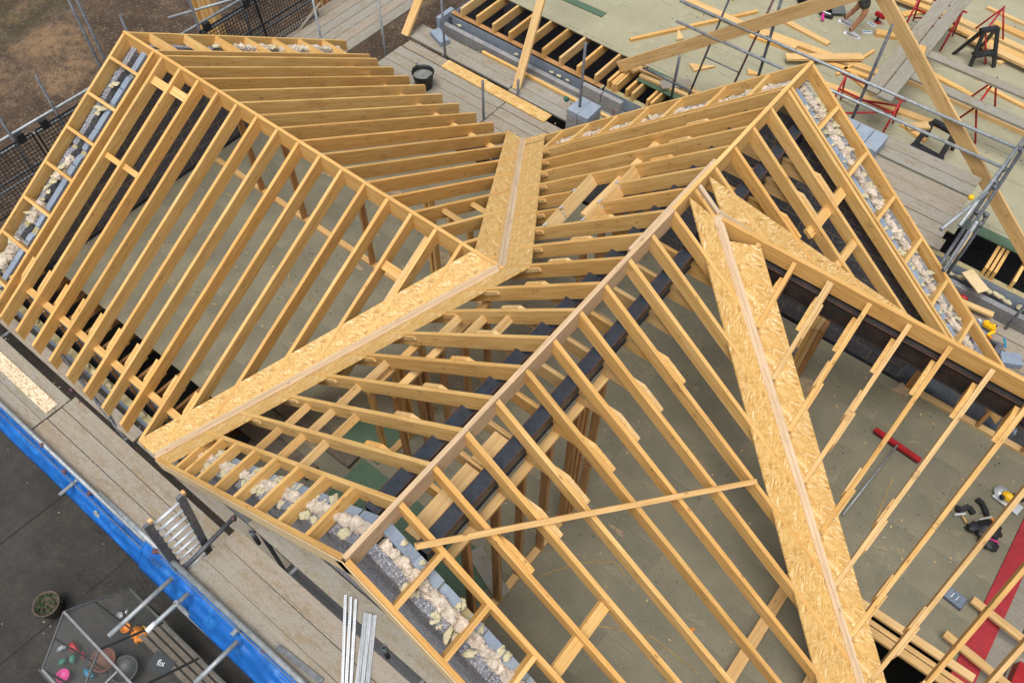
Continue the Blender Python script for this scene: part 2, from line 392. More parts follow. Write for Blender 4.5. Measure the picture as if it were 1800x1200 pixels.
# ---------------------------------------------------------------- roof geometry (metres)
XA, ZA, SL, SR = 1.565, 1.329, .849, .783           # main ridge and its two slopes
SB = .587                                            # left wing pitch, ridge on y=0 z=0
Y3, Z3, S3, XJ3, A3 = 1.275, 1.062, 1.35, 1.906, .58  # right wing ridge, pitch, junction, valley direction
AF, AK = 1.431, 1.45                                 # valley directions of the left wing
ZD = -2.25                                           # floor level
yA = lambda k: -1.602 + .404*k
xB = lambda k: -6.199 + .4*k
zL = lambda x: ZA + SL*(x-XA)
zR = lambda x: ZA - SR*(x-XA)
zBf = lambda y: SB*y
zBk = lambda y: -SB*y
z3f = lambda y: Z3 + S3*(y-Y3)
z3k = lambda y: Z3 - S3*(y-Y3)
XV, YVF, YVK = -7.093, -3.836, 3.87                  # verges

def raft_x(name, x0, x1, y, zf, D, W, mat, parent, trim=.0):
    """rafter running in x on slope zf, plumb cuts"""
    s = abs(zf(x1)-zf(x0))/abs(x1-x0); dv = D*math.sqrt(1+s*s)
    pts = [(x0, y, zf(x0)), (x1, y, zf(x1)), (x1, y, zf(x1)-dv), (x0, y, zf(x0)-dv)]
    return prism(name, pts, (0, W, 0), V(pts[1])-V(pts[0]), mat, parent)
def raft_y(name, y0, y1, x, zf, D, W, mat, parent):
    s = abs(zf(y1)-zf(y0))/abs(y1-y0); dv = D*math.sqrt(1+s*s)
    pts = [(x, y0, zf(y0)), (x, y1, zf(y1)), (x, y1, zf(y1)-dv), (x, y0, zf(y0)-dv)]
    return prism(name, pts, (W, 0, 0), V(pts[1])-V(pts[0]), mat, parent)
RW = .045
# ================================================================ SETTING: ground
def grid(name, x0, x1, y0, y1, nx, ny, zf, mat):
    vs = [(x0+(x1-x0)*i/nx, y0+(y1-y0)*j/ny, zf(x0+(x1-x0)*i/nx, y0+(y1-y0)*j/ny)) for j in range(ny+1) for i in range(nx+1)]
    fs = [(j*(nx+1)+i, j*(nx+1)+i+1, (j+1)*(nx+1)+i+1, (j+1)*(nx+1)+i) for j in range(ny) for i in range(nx)]
    return link(name, mesh(name, vs, fs, mat, True), Matrix(), None, 'structure')
def soilz(x, y):
    e = max(0, min(1, (-9.0-x)/2))
    return -5.25 + e*(.16*mn.fractal(V((x*.55, y*.55, 3)), 1., 2., 5) + .05*mn.fractal(V((x*3, y*3, 9)), .8, 2., 4))
grid('ground', -120, 120, -120, 120, 8, 8, lambda x, y: -5.34, SOIL)
grid('ground', -34, -7.6, -8, 22, 230, 260, soilz, SOIL)
grid('yard', -7.6, 12, -14, -3.3, 4, 4, lambda x, y: -5.2, PAVE)
# slab joints in the yard: four concrete slabs with open joints between them
# ================================================================ MAIN ROOF
GR_R = 'rafters of the main roof'
main = thing('main_roof_frame', 'tall middle roof frame of yellow timber whose ridge runs from the lower left gable to the upper right gable', 'roof frame', (XA, 0, 0))
beam('ridge_board', (XA, YVF+.02, ZA+.012), (XA, yA(-1)+.2, ZA+.012), RW, .245, WOODG, main)
beam('ridge_board', (XA, yA(-1)+.2, ZA+.012), (XA, yA(6), ZA+.012), RW+.004, .245, WOODG, main)
beam('ridge_board', (XA, yA(6), ZA+.014), (XA, YVK-.02, ZA+.014), RW, .235, WOOD, main)
beam('ridge_packer', (XA-.045, yA(5)-.3, ZA-.01), (XA-.045, yA(8)+.1, ZA-.01), .04, .15, WOODG, main)
xl, xr = XA-RW/2, XA+RW/2
XEL, XER = -2.66, 6.2
DM = .165
for k in range(-4, 13):
    y = yA(k)
    # left slope: stops on the valleys of the left wing
    xe = max(XEL, (-abs(y)/AF if y < 0 else -abs(y)/AK) + .05)
    if k in (7, 8):      # trimmed opening
        for a, b in ((xe, -.05), (.47, xl)) if k == 7 else ((xe, -.16), (.45, xl)):
            raft_x('rafter', a, b, y, zL, DM, .047, WOOD, main)
    else:
        raft_x('rafter', xe, xl, y, zL, DM, .047, WOOD, main)
    # right slope: stops on the valleys of the right wing
    if y < Y3: xe = min(XER, XJ3 + (Y3-y)/A3 - .05)
    else: xe = min(XER, XJ3 + (y-Y3)/A3 - .05)
    if xe > xr+.1:
        raft_x('rafter', xr, xe, y, zR, .15, .047, WOOD, main)
# trimmers of the opening on the left slope
for (xa, xb) in ((-.04, -.15), (.50, .44)):
    beam('trimmer', (xa, yA(6)+.03, zL(xa)+.005), (xb, yA(9)-.03, zL(xb)+.005), .045, .165, WOODP, main, up=(-SL, 0, 1))
for x, y in ((-.04, yA(7)), (.49, yA(7)), (-.13, yA(8)), (.46, yA(8)), (.52, yA(6)+.03), (0, yA(6)+.03)):
    o = beam('joist_hanger', (x-.01, y-.03, zL(x)+.012), (x-.01, y+.03, zL(x)+.012), .05, .004, ALU, main, up=(-SL, 0, 1))
    beam('hanger_strap', (x+.045, y-.03, zL(x)+.003), (x+.085, y-.0275, zL(x)-.16), .03, .004, ALU, main, up=(0, -1, 0))
raft_x('rafter', xr, XJ3-.02, 1.31, zR, .15, .047, WOODG, main)
# verge rafters, doubled rafters and ladder noggings
for yv, yi, s in ((YVF, yA(-4), 1), (YVK, yA(12)+.07, -1)):
    xe = -2.62 if s == 1 else -2.72
    raft_x('verge_rafter', xe, xl, yv+s*.0235, zL, DM, .047, WOOD, main)
    raft_x('verge_rafter', xr, XER, yv+s*.0235, zR, .15, .047, WOOD, main)
    if s == -1:
        raft_x('rafter', -2.3, xl, yi, zL, DM, .035, WOOD, main); raft_x('rafter', xr, 5.6, yi, zR, .15, .035, WOOD, main)
    ya, yb = sorted((yv+s*.047, yi-s*.0235 if s == 1 else yi-s*.018))
    for x in ([-1.98, -1.70, -1.33, -.86, -.40, .06, .52, .98] if s == 1 else [-1.85, -1.38, -.9, -.42, .05, .62, 1.12]):
        beam('nogging', (x, ya, zL(x)-.004), (x+.0, yb, zL(x)-.004), .045, .125, WOOD, main, up=(-SL*.5, 0, 1))
    for x in ([2.02, 2.50, 2.99, 3.47, 3.95] if s == 1 else [2.05, 2.58, 3.1, 3.62, 4.14, 4.66]):
        beam('nogging', (x, ya, zR(x)-.004), (x, yb, zR(x)-.004), .045, .125, WOOD, main, up=(SR*.7, 0, 1))
beam('soffit_edge', (-2.62, YVF-.008, zL(-2.62)-.012), (XA, YVF-.008, ZA-.012), .010, .16, PLY, main, up=(-SL, 0, 1))
beam('soffit_edge', (XA, YVF-.008, ZA-.012), (XER, YVF-.008, zR(XER)-.012), .010, .16, PLY, main, up=(SR, 0, 1))
# ceiling ties beside the rafters, their ends cut along the slopes
ZT0, ZT1 = .535, .725
for k in range(-3, 12):
    y = yA(k)+.047
    a0, a1 = XA-(ZA+.012-ZT0)/SL, XA-(ZA+.012-ZT1)/SL
    b1, b0 = XA+(ZA+.012-ZT1)/SR, XA+(ZA+.012-ZT0)/SR
    if k in (7, 8): continue
    if y > Y3-1.3 and y < Y3+.6: b1, b0 = 2.2, 2.2
    pts = [(a0, y, ZT0), (a1, y, ZT1), (b1, y, ZT1), (b0, y, ZT0)]
    prism('ceiling_tie', pts, (0, .045, 0), (1, 0, 0), WOODP if k % 3 else WOOD, main)
# flat boards between the collar ties near the lower gable and other noggings
for (x, ya, yb, z, wd) in ((1.655, -3.21, -2.41, .725, .17),):
    beam('flat_board', (x, ya-.02, z+.045), (x, yb-.02, z+.045), wd, .045, WOODP, main)
beam('flat_board', (1.655, -2.36, .77), (1.655, -2.02, .77), .17, .045, WOODP, main)
for (x, ya, yb) in ((3.18, -3.19, -2.44), (2.62, 2.32, 3.2)):
    beam('flat_nogging', (x, ya, zR(x)-.10), (x, yb, zR(x)-.10), .12, .045, WOOD, main, up=(SR, 0, 1))
beam('nogging', (3.05, 2.06, zR(3.05)-.03), (3.05, 2.82, zR(3.05)-.03), .09, .045, WOOD, main, up=(SR, 0, 1))
# runners and cross pieces below the left slope
for k, xs_ in ((-4, (-.98, -.47, -.02)), (-3, (-.93, -.42, .02)), (-2, (-.42,)), (-1, (-.38,)), (1, (.02, .40, .75))):
    for x in xs_:
        beam('nogging', (x, yA(k)+.0235, zL(x)-.07), (x, yA(k+1)-.0235, zL(x)-.07), .047, .08, WOODP, main, up=(-SL, 0, 1))
# long loose brace nailed across the right slope
beam('diagonal_brace', (1.87, -3.36, zR(1.87)+.05), (3.64, -.385, zR(3.64)+.05), .05, .045, WOODP, main, up=(SR, 0, 1))

# ---------------------------------------------------------------- valley boards
def osb_strip(parent, zf, inner, outer, cuts, axis, th=.018, drop=.003, up=(0, 0, 1)):
    """inner/outer: plan segments; cut into pieces by rafters at cuts along axis (0: x, 1: y)"""
    quad = [inner[0], inner[1], outer[1], outer[0]]
    lo = min(p[axis] for p in quad); hi = max(p[axis] for p in quad)
    cs = [lo-.1] + [c for c in sorted(cuts) if lo < c < hi] + [hi+.1]
    for i in range(len(cs)-1):
        a, b = cs[i]+.0245, cs[i+1]-.0245
        if i == 0: a = lo-1
        if i == len(cs)-2: b = hi+1
        e = (1, 0) if axis == 0 else (0, 1)
        p = clip(quad, e[0], e[1], b); p = clip(p, -e[0], -e[1], -a) if len(p) > 2 else p
        if len(p) < 3 or area(p) < .002: continue
        pts = [(x, y, zf(x, y)-drop-th/2) for x, y in p]
        d = V((inner[1][0]-inner[0][0], inner[1][1]-inner[0][1], 0)); d.z = zf(*inner[1])-zf(*inner[0])
        q = [V(t) for t in pts]; n = (q[1]-q[0]).cross(q[2]-q[0]).normalized()
        # the board's own axes: x along the valley, y across, z is the thickness
        o = sum(q, V((0, 0, 0)))/len(q); Mx = basis(d, n.cross(d)); Mx.translation = o; Mi = Mx.inverted(); m = len(q)
        vs = [Mi @ (t-n*th/2) for t in q] + [Mi @ (t+n*th/2) for t in q]
        fs = [tuple(range(m)), tuple(range(2*m-1, m-1, -1))] + [(j, (j+1) % m, m+(j+1) % m, m+j) for j in range(m)]
        link('osb_panel', mesh('osb_panel', vs, fs, OSB), Mx, parent)
ycuts = [yA(k) for k in range(-4, 14)]
xcuts = [xB(k) for k in range(-1, 16)]
def fillet(parent, a, b, up=(0, 0, 1), lift=.0):
    a = V(a); b = V(b); d = (b-a); n = V((-d.y, d.x, 0)).normalized()
    for s in (-1, 1):
        beam('valley_fillet', a+n*s*.026+V((0, 0, lift)), b+n*s*.026+V((0, 0, lift)), .049, .09, WOODG, parent)
VF = (-2.66, -2.66*AF); VK = (-2.72, 2.72*AK)
fillet(main, (-.02, -.03, -.005), (VF[0], VF[1], SB*VF[1]-.0), lift=.028)
fillet(main, (-.02, .03, -.005), (VK[0], VK[1], -SB*VK[1]-.0), lift=.028)
osb_strip(main, lambda x, y: zL(x), ((.05, 0), (VF[0]+.05, VF[1])), ((.42, .0), (-2.21, VF[1]+.01)), ycuts, 1)
osb_strip(main, lambda x, y: zL(x), ((.05, .0), (VK[0]+.05, VK[1])), ((.43, .0), (-2.27, VK[1])), ycuts, 1)
# small battens under the edge of the valley boards, screwed to the rafter sides
for k in range(-4, 13):
    y = yA(k)
    if abs(y) < .001: continue
    xe = (-abs(y)/(AF if y < 0 else AK)) + .44
    if xe < -2.1: continue
    for x in (xe+.02,):
        beam('batten', (x-.14, y-.035, zL(x-.14)-.035), (x+.1, y-.035, zL(x+.1)-.035), .022, .045, WOODP, main, up=(-SL, 0, 1))

# ================================================================ LEFT WING
lw = thing('left_wing_roof_frame', 'left wing roof frame of closely spaced deep yellow rafters with its ridge falling to the middle of the photo', 'roof frame', (-3.5, 0, -.5))
beam('ridge_board', (XV, 0, .006), (-3.4, 0, .004), RW, .27, WOOD, lw); beam('ridge_board', (-3.4, 0, .006), (.02, 0, .0), RW, .27, WOOD, lw)
DB = .19
for k in [-.5] + list(range(0, 16)):
    x = xB(k)
    for s, zf, yE, a in ((-1, zBf, 3.80, AF), (1, zBk, 3.95, AK)):
        ye = min(yE, a*abs(x)-.05)
        if ye < .1: continue
        raft_y('rafter', s*RW/2, s*ye, x, zf, DB, .047, WOOD, lw)
for s, zf, yE in ((-1, zBf, 3.80), (1, zBk, 3.99)):
    raft_y('verge_rafter', s*RW/2, s*yE, XV+.0235, zf, DB, .047, WOOD, lw)
    for y in (.36, .885, 1.39, 1.91, 2.43, 2.95, 3.47):
        beam('nogging', (XV+.047, s*y, zf(s*y)-.003), (xB(-.5)-.0235, s*y, zf(s*y)-.003), .045, .13, WOOD, lw, up=(0, -s*SB*-1, 1))
# flat noggings between rafters
for x0, x1, y in ((xB(0), xB(1), -.28), (xB(1), xB(2), -.26), (xB(0), xB(1), -1.37), (xB(1), xB(2), -1.36), (xB(12), xB(13), -.60)):
    beam('flat_nogging', (x0+.0235, y, zBf(y)-.06), (x1-.0235, y, zBf(y)-.06), .12 if y > -1 else .08, .045, WOOD, lw, up=(0, -SB, 1))
for x0, x1, y in ((xB(12), xB(13), .53), (xB(12), xB(13), 1.08)):
    beam('nogging', (x0+.0235, y, zBk(y)-.05), (x1-.0235, y, zBk(y)-.05), .07, .045, WOODP, lw, up=(0, SB, 1))
raft_y('trimmer', -.12, -1.9, xB(13)-.06, lambda y: zBf(y)-.045, .14, .075, WOODP, lw)
osb_strip(lw, lambda x, y: zBf(y), ((-.06, 0), (VF[0]-.05, -3.80)), ((-.43, 0), (-3.03, -3.80)), xcuts, 0)
osb_strip(lw, lambda x, y: zBk(y), ((-.06, 0), (VK[0]-.05, 3.94)), ((-.41, 0), (-3.08, 3.94)), xcuts, 0)
# eaves: timber wall plates and floor-joist ends fixed beside the rafters
beam('wall_plate', (-6.6, -3.28, -2.09), (-2.3, -3.28, -2.09), .095, .045, WOOD, lw)
beam('wall_plate', (-6.6, 3.30, -2.12), (-2.3, 3.30, -2.12), .095, .045, WOOD, lw)
for k in range(0, 10):
    x = xB(k)-.048
    # sprocket with a splayed end against each rafter
    pts = [(x, -3.42, -2.07), (x, -3.30, -1.955), (x, -2.2, zBf(-2.2)-.235), (x, -2.2, -2.14), (x, -3.42, -2.14)]
    prism('joist_end', [(x, -3.34, -2.045), (x, -3.22, zBf(-3.22)+.005), (x, -2.95, zBf(-2.95)+.004), (x, -2.95, -2.06), (x, -3.34, -2.09)], (.045, 0, 0), (0, 1, 0), WOOD, lw)
for k in range(0, 11):
    x = xB(k)-.048
    for s in (-1, 1):
        beam('floor_joist', (x, s*3.36, ZD-.025), (x, s*2.6, ZD-.025), .047, .22, WOODR, lw)

# ================================================================ RIGHT WING
rw = thing('right_wing_roof_frame', 'right wing roof frame of slim rafters with steep pitch and ridge leaving the right edge', 'roof frame', (4.5, Y3, 0))
beam('ridge_board', (XJ3-.05, Y3, Z3+.012), (9.2, Y3, Z3+.012), .05, .20, WOOD, rw)
def x3(k): return 2.801+.407*k
for k in range(-2, 16):
    x = x3(k)
    ye = max(-1.42, Y3-A3*(x-XJ3)+.04) if x < 6.5 else -1.42
    yk = min(3.97, Y3+A3*(x-XJ3)-.04) if x < 6.5 else 3.97
    if x > XJ3+.15:
        raft_y('rafter', Y3-.025, ye, x, z3f, .11, .045, WOODP if k % 2 else WOOD, rw)
        raft_y('rafter', Y3+.025, yk, x, z3k, .11, .045, WOOD, rw)
        if k >= 0:
            # ceiling tie ends cut along the slope
            zt1, zt0 = .79, .55
            y1, y0 = Y3-(Z3-zt1)/S3, Y3-(Z3-zt0)/S3
            prism('ceiling_tie', [(x-.047, y0+.01, zt0), (x-.047, y1+.01, zt1), (x-.047, Y3+.2, zt1), (x-.047, Y3+.4, zt0)], (.045, 0, 0), (0, 1, 0), WOOD, rw)
            if k > 0:
                ylow = ye+.35+.18*(k % 2)
                raft_y('packer', ylow-.22, ylow+.02, x+.035, z3f, .10, .02, WOODP, rw)
                raft_y('packer', ylow-.02, ylow+.16, x-.035, z3f, .10, .02, WOODP, rw)
J3 = (XJ3, Y3, Z3)
V3e = (6.1, Y3-A3*(6.1-XJ3)); V3b = (6.1, Y3+A3*(6.1-XJ3))
fillet(rw, (XJ3-.02, Y3-.03, Z3), (V3e[0], V3e[1], zR(V3e[0])), lift=.035)
fillet(rw, (XJ3-.02, Y3+.03, Z3), (V3b[0], V3b[1], zR(V3b[0])), lift=.035)
osb_strip(main, lambda x, y: zR(x), ((XA+.33, 1.225), (5.75, Y3-A3*(5.75-XJ3)-.06)), ((XA+.03, 1.10), (5.25, -1.30)), ycuts, 1)
osb_strip(main, lambda x, y: zR(x), ((XA+.33, 1.33), (5.75, Y3+A3*(5.75-XJ3)+.06)), ((XA+.03, 1.49), (5.25, 3.62)), ycuts+[yA(12)+.07], 1)
osb_strip(rw, lambda x, y: z3f(y), ((XJ3+.12, Y3-.11), (6.2, Y3-A3*(6.2-XJ3)+.06)), ((2.42, Y3-.03), (6.15, -.975)), [x3(k) for k in range(0, 12)], 0)

# ================================================================ STEELS
def steel(name, a, b, label, wd=.16, dp=.17, mat=None):
    STEELB = mat or BLKSTEEL
    t = thing(name, label, 'steel beam', a)
    a = V(a); b = V(b)
    n = V((-(b-a).y, (b-a).x, 0)).normalized()
    tf = beam('top_flange', a, b, wd, .012, STEELB, t)
    beam('web', a-V((0, 0, .013)), b-V((0, 0, .013)), .010, dp-.026, STEELB, t)
    for s in (-1, 1): beam('side_web', a+n*s*(wd/2-.016)-V((0, 0, .013)), b+n*s*(wd/2-.016)-V((0, 0, .013)), .008, dp-.026, STEELB, t)
    beam('bottom_flange', a-V((0, 0, dp-.012)), b-V((0, 0, dp-.012)), wd, .012, STEELB, t)
    for s in (-1, 1):
        beam('rusty_rim', a+n*s*(wd/2-.004)+V((0, 0, .001)), b+n*s*(wd/2-.004)+V((0, 0, .001)), .008, .013, STEELR, tf)
    return t
steel('steel_beam', (1.25, -3.3, .835), (1.25, 3.4, .835), 'blue-black steel beam under the left slope of the tall middle roof', .15, .22)
steel('steel_beam', (1.835, -3.3, .885), (1.835, 3.4, .885), 'blue-black steel beam with rusty rim under the right slope of the tall middle roof', .146, .23)
steel('steel_beam', (1.95, Y3-.0, .83), (9.2, Y3-.0, .83), 'dark rusty steel beam under the ridge of the right wing', .15, .26, STEELD)

# ================================================================ FLOORS AND WALLS OF THE HOUSE
fl = thing('house_floor', 'trodden chipboard floor seen between the rafters of the house', 'floor', (0, 0, ZD))
def sheets(parent, x0, x1, y0, y1, z, mat, lx=2.4, ly=.6, th=.022, gap=.0014, stagger=True, name='chipboard_sheet', jitz=.001):
    j = 0; y = y0
    while y < y1-.01:
        yy = min(y+ly, y1); x = x0 - (lx/2 if (j % 2 and stagger) else 0)
        while x < x1-.01:
            a, b = max(x, x0), min(x+lx, x1)
            if b-a > .02: box(name, ((a+b)/2, (y+yy)/2, z-th+jit(jitz)), (b-a-gap, yy-y-gap, th), mat, parent)
            x += lx
        y += ly; j += 1
sheets(fl, -6.45, -1.9, -2.77, 2.95, ZD, DECKIN)
sheets(fl, -1.9, 1.95, -2.17, 3.3, ZD, DECKIN)
sheets(fl, 1.95, 5.22, -3.2, .12, ZD, DECKIN)
sheets(fl, 1.95, 6.4, .12, 3.3, ZD, DECKIN)
sheets(fl, -1.9, 1.95, -3.3, -2.17, ZD-.004, DECKIN, ly=1.2)
sheets(fl, -1.05, -.35, -2.1, -1.55, ZD+.020, DECKG, ly=1.2)
sheets(fl, -.56, 1.75, -3.2, -2.15, ZD+.016, DECKG, ly=1.2)
for x0 in (5.3, 5.7):
    pass
# dusty blot on the floor of the right wing and yellow glue line
def patch(name, c, r, mat, parent, z, kind=None, seed=0, sq=(1, 1)):
    n = 26; vs = [(0, 0, 0)]
    for i in range(n):
        t = 2*math.pi*i/n; q = r*(.75+.5*mn.noise(V((math.cos(t)*1.4+seed, math.sin(t)*1.4, seed))))
        vs.append((q*math.cos(t)*sq[0], q*math.sin(t)*sq[1], 0))
    fs = [(0, i+1, (i+1) % n+1) for i in range(n)]
    return link(name, mesh(name, vs, fs, mat), Matrix.Translation((c[0], c[1], z)), parent, kind)
DUST = simple('sawdust', (.34, .26, .16), .95, 0, .35, 9, dirt=(.20, .17, .10))
for i, (x, y, r, sq) in enumerate([(3.35, 2.35, .28, (1, .8)), (2.9, 2.6, .2, (1, 1)), (-1.9, 1.0, .35, (1, .8)), (-1.3, 1.7, .3, (1.4, .5)), (-2.9, .1, .12, (1.5, .4)), (-4.3, -1.4, .12, (.4, 1.4)), (-3.2, .75, .1, (2, .5)), (4.45, 3.2, .16, (1, 1)),
        (-1.2, -2.4, .2, (1.2, .5)), (-.9, -2.05, .12, (1, .5)), (.5, 1.6, .3, (1, .5)), (2.55, -.9, .09, (1.6, .5)), (-4.8, 1.2, .2, (1.6, .4)), (-3.6, 1.6, .25, (1.6, .4))]):
    patch('sawdust_patch', (x, y), r, DUST, fl, ZD+.0035, seed=i*3.7+1, sq=sq)
patch('leaf', (3.9, -1.35), .035, ORANGE, fl, ZD+.006, seed=4)
# grey boards lying on the floor by the lower gable
for x0, y0, x1, y1 in ((-2.3, -2.78, -.9, -2.72), (-2.1, -2.28, -.6, -2.27)):
    o = beam('scaffold_plank', (x0, y0, ZD+.075), (x1, y1, ZD+.075), .22, .038, DECAY)
    tag(o, 'dark grey plank on the floor below the left slope, ' + ('nearer the lower gable wall' if y0 < -2.5 else 'farther from the lower gable wall'), 'plank')
o = beam('scaffold_plank', (1.35, -2.20, ZD+.07), (1.98, -2.42, ZD+.07), .2, .038, BOARD)
tag(o, 'short light grey plank end beside the green floor sheet by the stud wall', 'plank')

def stud_wall(name, label, a, b, z0, z1, n, mat, sp=None, wd=.09, th=.047, skip=()):
    a = V((a[0], a[1], 0)); b = V((b[0], b[1], 0)); d = b-a; L = d.length; u = d/L
    t = thing(name, label, 'stud wall', (a.x, a.y, z0))
    beam('sole_plate', a+V((0, 0, z0+.045)), b+V((0, 0, z0+.045)), wd, .045, WOODP, t)
    if z1 is not None and not callable(z1): beam('top_plate', a+V((0, 0, z1)), b+V((0, 0, z1)), wd, .045, WOODP, t)
    pos = sp if sp else [L*i/(n-1) for i in range(n)]
    for p in pos:
        q = a+u*min(max(p, th/2), L-th/2); zt = z1(q) if callable(z1) else z1-.046
        n2 = V((-u.y, u.x, 0))
        prism('stud', [q-u*th/2+V((0, 0, z0+.046)), q+u*th/2+V((0, 0, z0+.046)), q+u*th/2+V((0, 0, zt)), q-u*th/2+V((0, 0, zt))], n2*wd, (0, 0, 1), mat, t)
    return t
stud_wall('stud_wall', 'stud wall with brown uprights under the right slope of the tall middle roof', (1.94, -3.1), (1.94, -.75), ZD, .52, 0, WOODR, sp=[.2, .62, 1.0, 1.42, 1.86, 1.95, 2.04, 2.3])
stud_wall('stud_wall', 'stud wall with brown uprights below the left slope, level with the lower end of the tall ridge', (.05, -1.95), (.05, -.3), ZD, zL(.05)-.32, 0, WOODR, sp=[.05, .4, .5, .8, 1.2, 1.6])
stud_wall('stud_wall', 'pale studs under the valley board, standing near the label tag', (-.33, -2.0), (-.33, -1.05), ZD, -.55, 0, WOOD, sp=[.05, .45, .55, .9])
stud_wall('stud_wall', 'line of slender studs under the ridge of the left wing with its sole plate on the floor', (-6.3, .27), (-2.2, .27), ZD, lambda q: -.27, 0, WOODR, sp=[1.12, 2.1, 3.58])
stud_wall('stud_wall', 'cluster of studs under the meeting point of ridge and valleys', (-1.95, .75), (-.9, .75), ZD, lambda q: -.62, 0, WOOD, sp=[.03, .12, .45, .8])
stud_wall('stud_wall', 'short stud wall below the back valley with reddish studs', (.3, 1.2), (.3, 3.1), ZD, .1, 0, WOODR, sp=[.1, .5, .9, 1.3, 1.7])
stud_wall('stud_wall', 'stud wall with sole plate behind the steel of the right wing', (4.45, 3.3), (9, 3.3), ZD, -1.3, 0, WOODR, sp=[.02, .07, .12, 1.0, 1.6, 2.2, 2.8])
for i in range(3):
    o = beam('post', (3.10+i*.06, 2.70+i*.02, ZD), (3.10+i*.06, 2.70+i*.02, -1.15), .055, .24, (WOOD, WOODP, WOODR)[i], None, up=(0, 1, 0))
    tag(o, ['left', 'middle', 'right'][i]+' timber of the post group under the steel of the right wing', 'post', 'posts under the right wing steel')
# plates at the lower edge of the floor (bottom right) and the rotten bearer
pl = thing('wall_plates', 'pair of pinkish timber plates along the lower edge of the floor at the bottom right', 'wall plate', (6, 0, ZD))
beam('plate', (5.2, .14, ZD+.047), (6.62, .14, ZD+.047), .095, .045, WOODP, pl); beam('plate', (5.2, .02, ZD+.0), (6.9, .02, ZD+.0), .06, .05, WOODP, pl)
beam('plate', (5.2, -.09, ZD+.03), (7.2, -.09, ZD+.03), .095, .045, WOODP, pl)
pl = thing('side_plates', 'two timbers crossing the red strip at the bottom right corner', 'timber', (6.8, .4, ZD))
beam('plate', (6.15, .36, ZD+.15), (7.6, .16, ZD+.15), .09, .045, WOODP, pl); beam('plate', (6.25, .93, ZD+.15), (7.6, .75, ZD+.15), .09, .045, WOODP, pl)
o = beam('bearer', (4.50, -1.75, ZD+.10), (4.50, .05, ZD+.10), .13, .09, WOODP); tag(o, 'thick pale bearer with split bark edge lying on the floor under the right slope', 'timber')
o = beam('bearer', (5.20, -1.5, ZD+.10), (5.20, -.35, ZD+.10), .11, .09, WOODP); tag(o, 'short pinkish bearer at the floor edge beside the black gap, under the valley board', 'timber')
# red primed strip and red steel at the right edge
o = box('red_strip', (6.535, 1.2, ZD-.06), (.25, 5.0, .045), REDP); tag(o, 'long flat red sheet strip beside the floor edge at the right', 'red strip')
o = box('red_beam', (7.02, .1, ZD-.12), (.13, 1.1, .16), RED); tag(o, 'dark red steel box section in the bottom right corner', 'steel beam')
bd = thing('right_scaffold', 'grey scaffold boards beyond the red strip at the right edge', 'scaffold', (7, 1, ZD-.2))
for i in range(4): box('scaffold_board', (6.80+.24*i, 1, ZD-.16), (.225, 6, .038), BOARD, bd)

# --- walls: courses of blocks clipped under the slopes
def block_wall(t, axis, c0, thick, u0, u1, z0, z1, clips, mat, L=.44, H=.215, jt=.010, seed=0, ragged=.0, mortar=True):
    """wall in plane normal to axis ('x': runs along y at x=c0; 'y': runs along x)"""
    rnd = random.Random(seed)
    def to3(p): return (c0, p[0], p[1]) if axis == 'x' else (p[0], c0, p[1])
    ext = (thick, 0, 0) if axis == 'x' else (0, thick, 0); xd = (0, 1, 0) if axis == 'x' else (1, 0, 0)
    z = z1; j = 0
    rows = max(1, int(round((z1-z0)/(H+jt))))
    for j in range(rows):
        zb = z0+j*(H+jt); zt = zb+H; u = u0-(L+jt)*(.5 if j % 2 else 0)
        while u < u1:
            a, b = max(u, u0), min(u+L, u1)
            if b-a > .04:
                p = [(a, zb), (b, zb), (b, zt), (a, zt)]
                for (ca, cb, cc) in clips:
                    p = clip(p, ca, cb, cc-rnd.random()*ragged) if len(p) > 2 else p
                if len(p) > 2 and area(p) > .004: prism('concrete_block', [to3(q) for q in p], ext, xd, mat, t)
            u += L+jt
    if mortar:
        p = [(u0, z0-.01), (u1, z0-.01), (u1, z1+.3), (u0, z1+.3)]
        for (ca, cb, cc) in clips: p = clip(p, ca, cb, cc-.035-ragged*.5) if len(p) > 2 else p
        p = clip(p, 0, 1, z1+.0) if len(p) > 2 else p
        if len(p) > 2:
            ext2 = tuple(x*.965 for x in ext); prism('mortar_bed', [to3(q) for q in p], ext2, xd, MORTARJ, t)
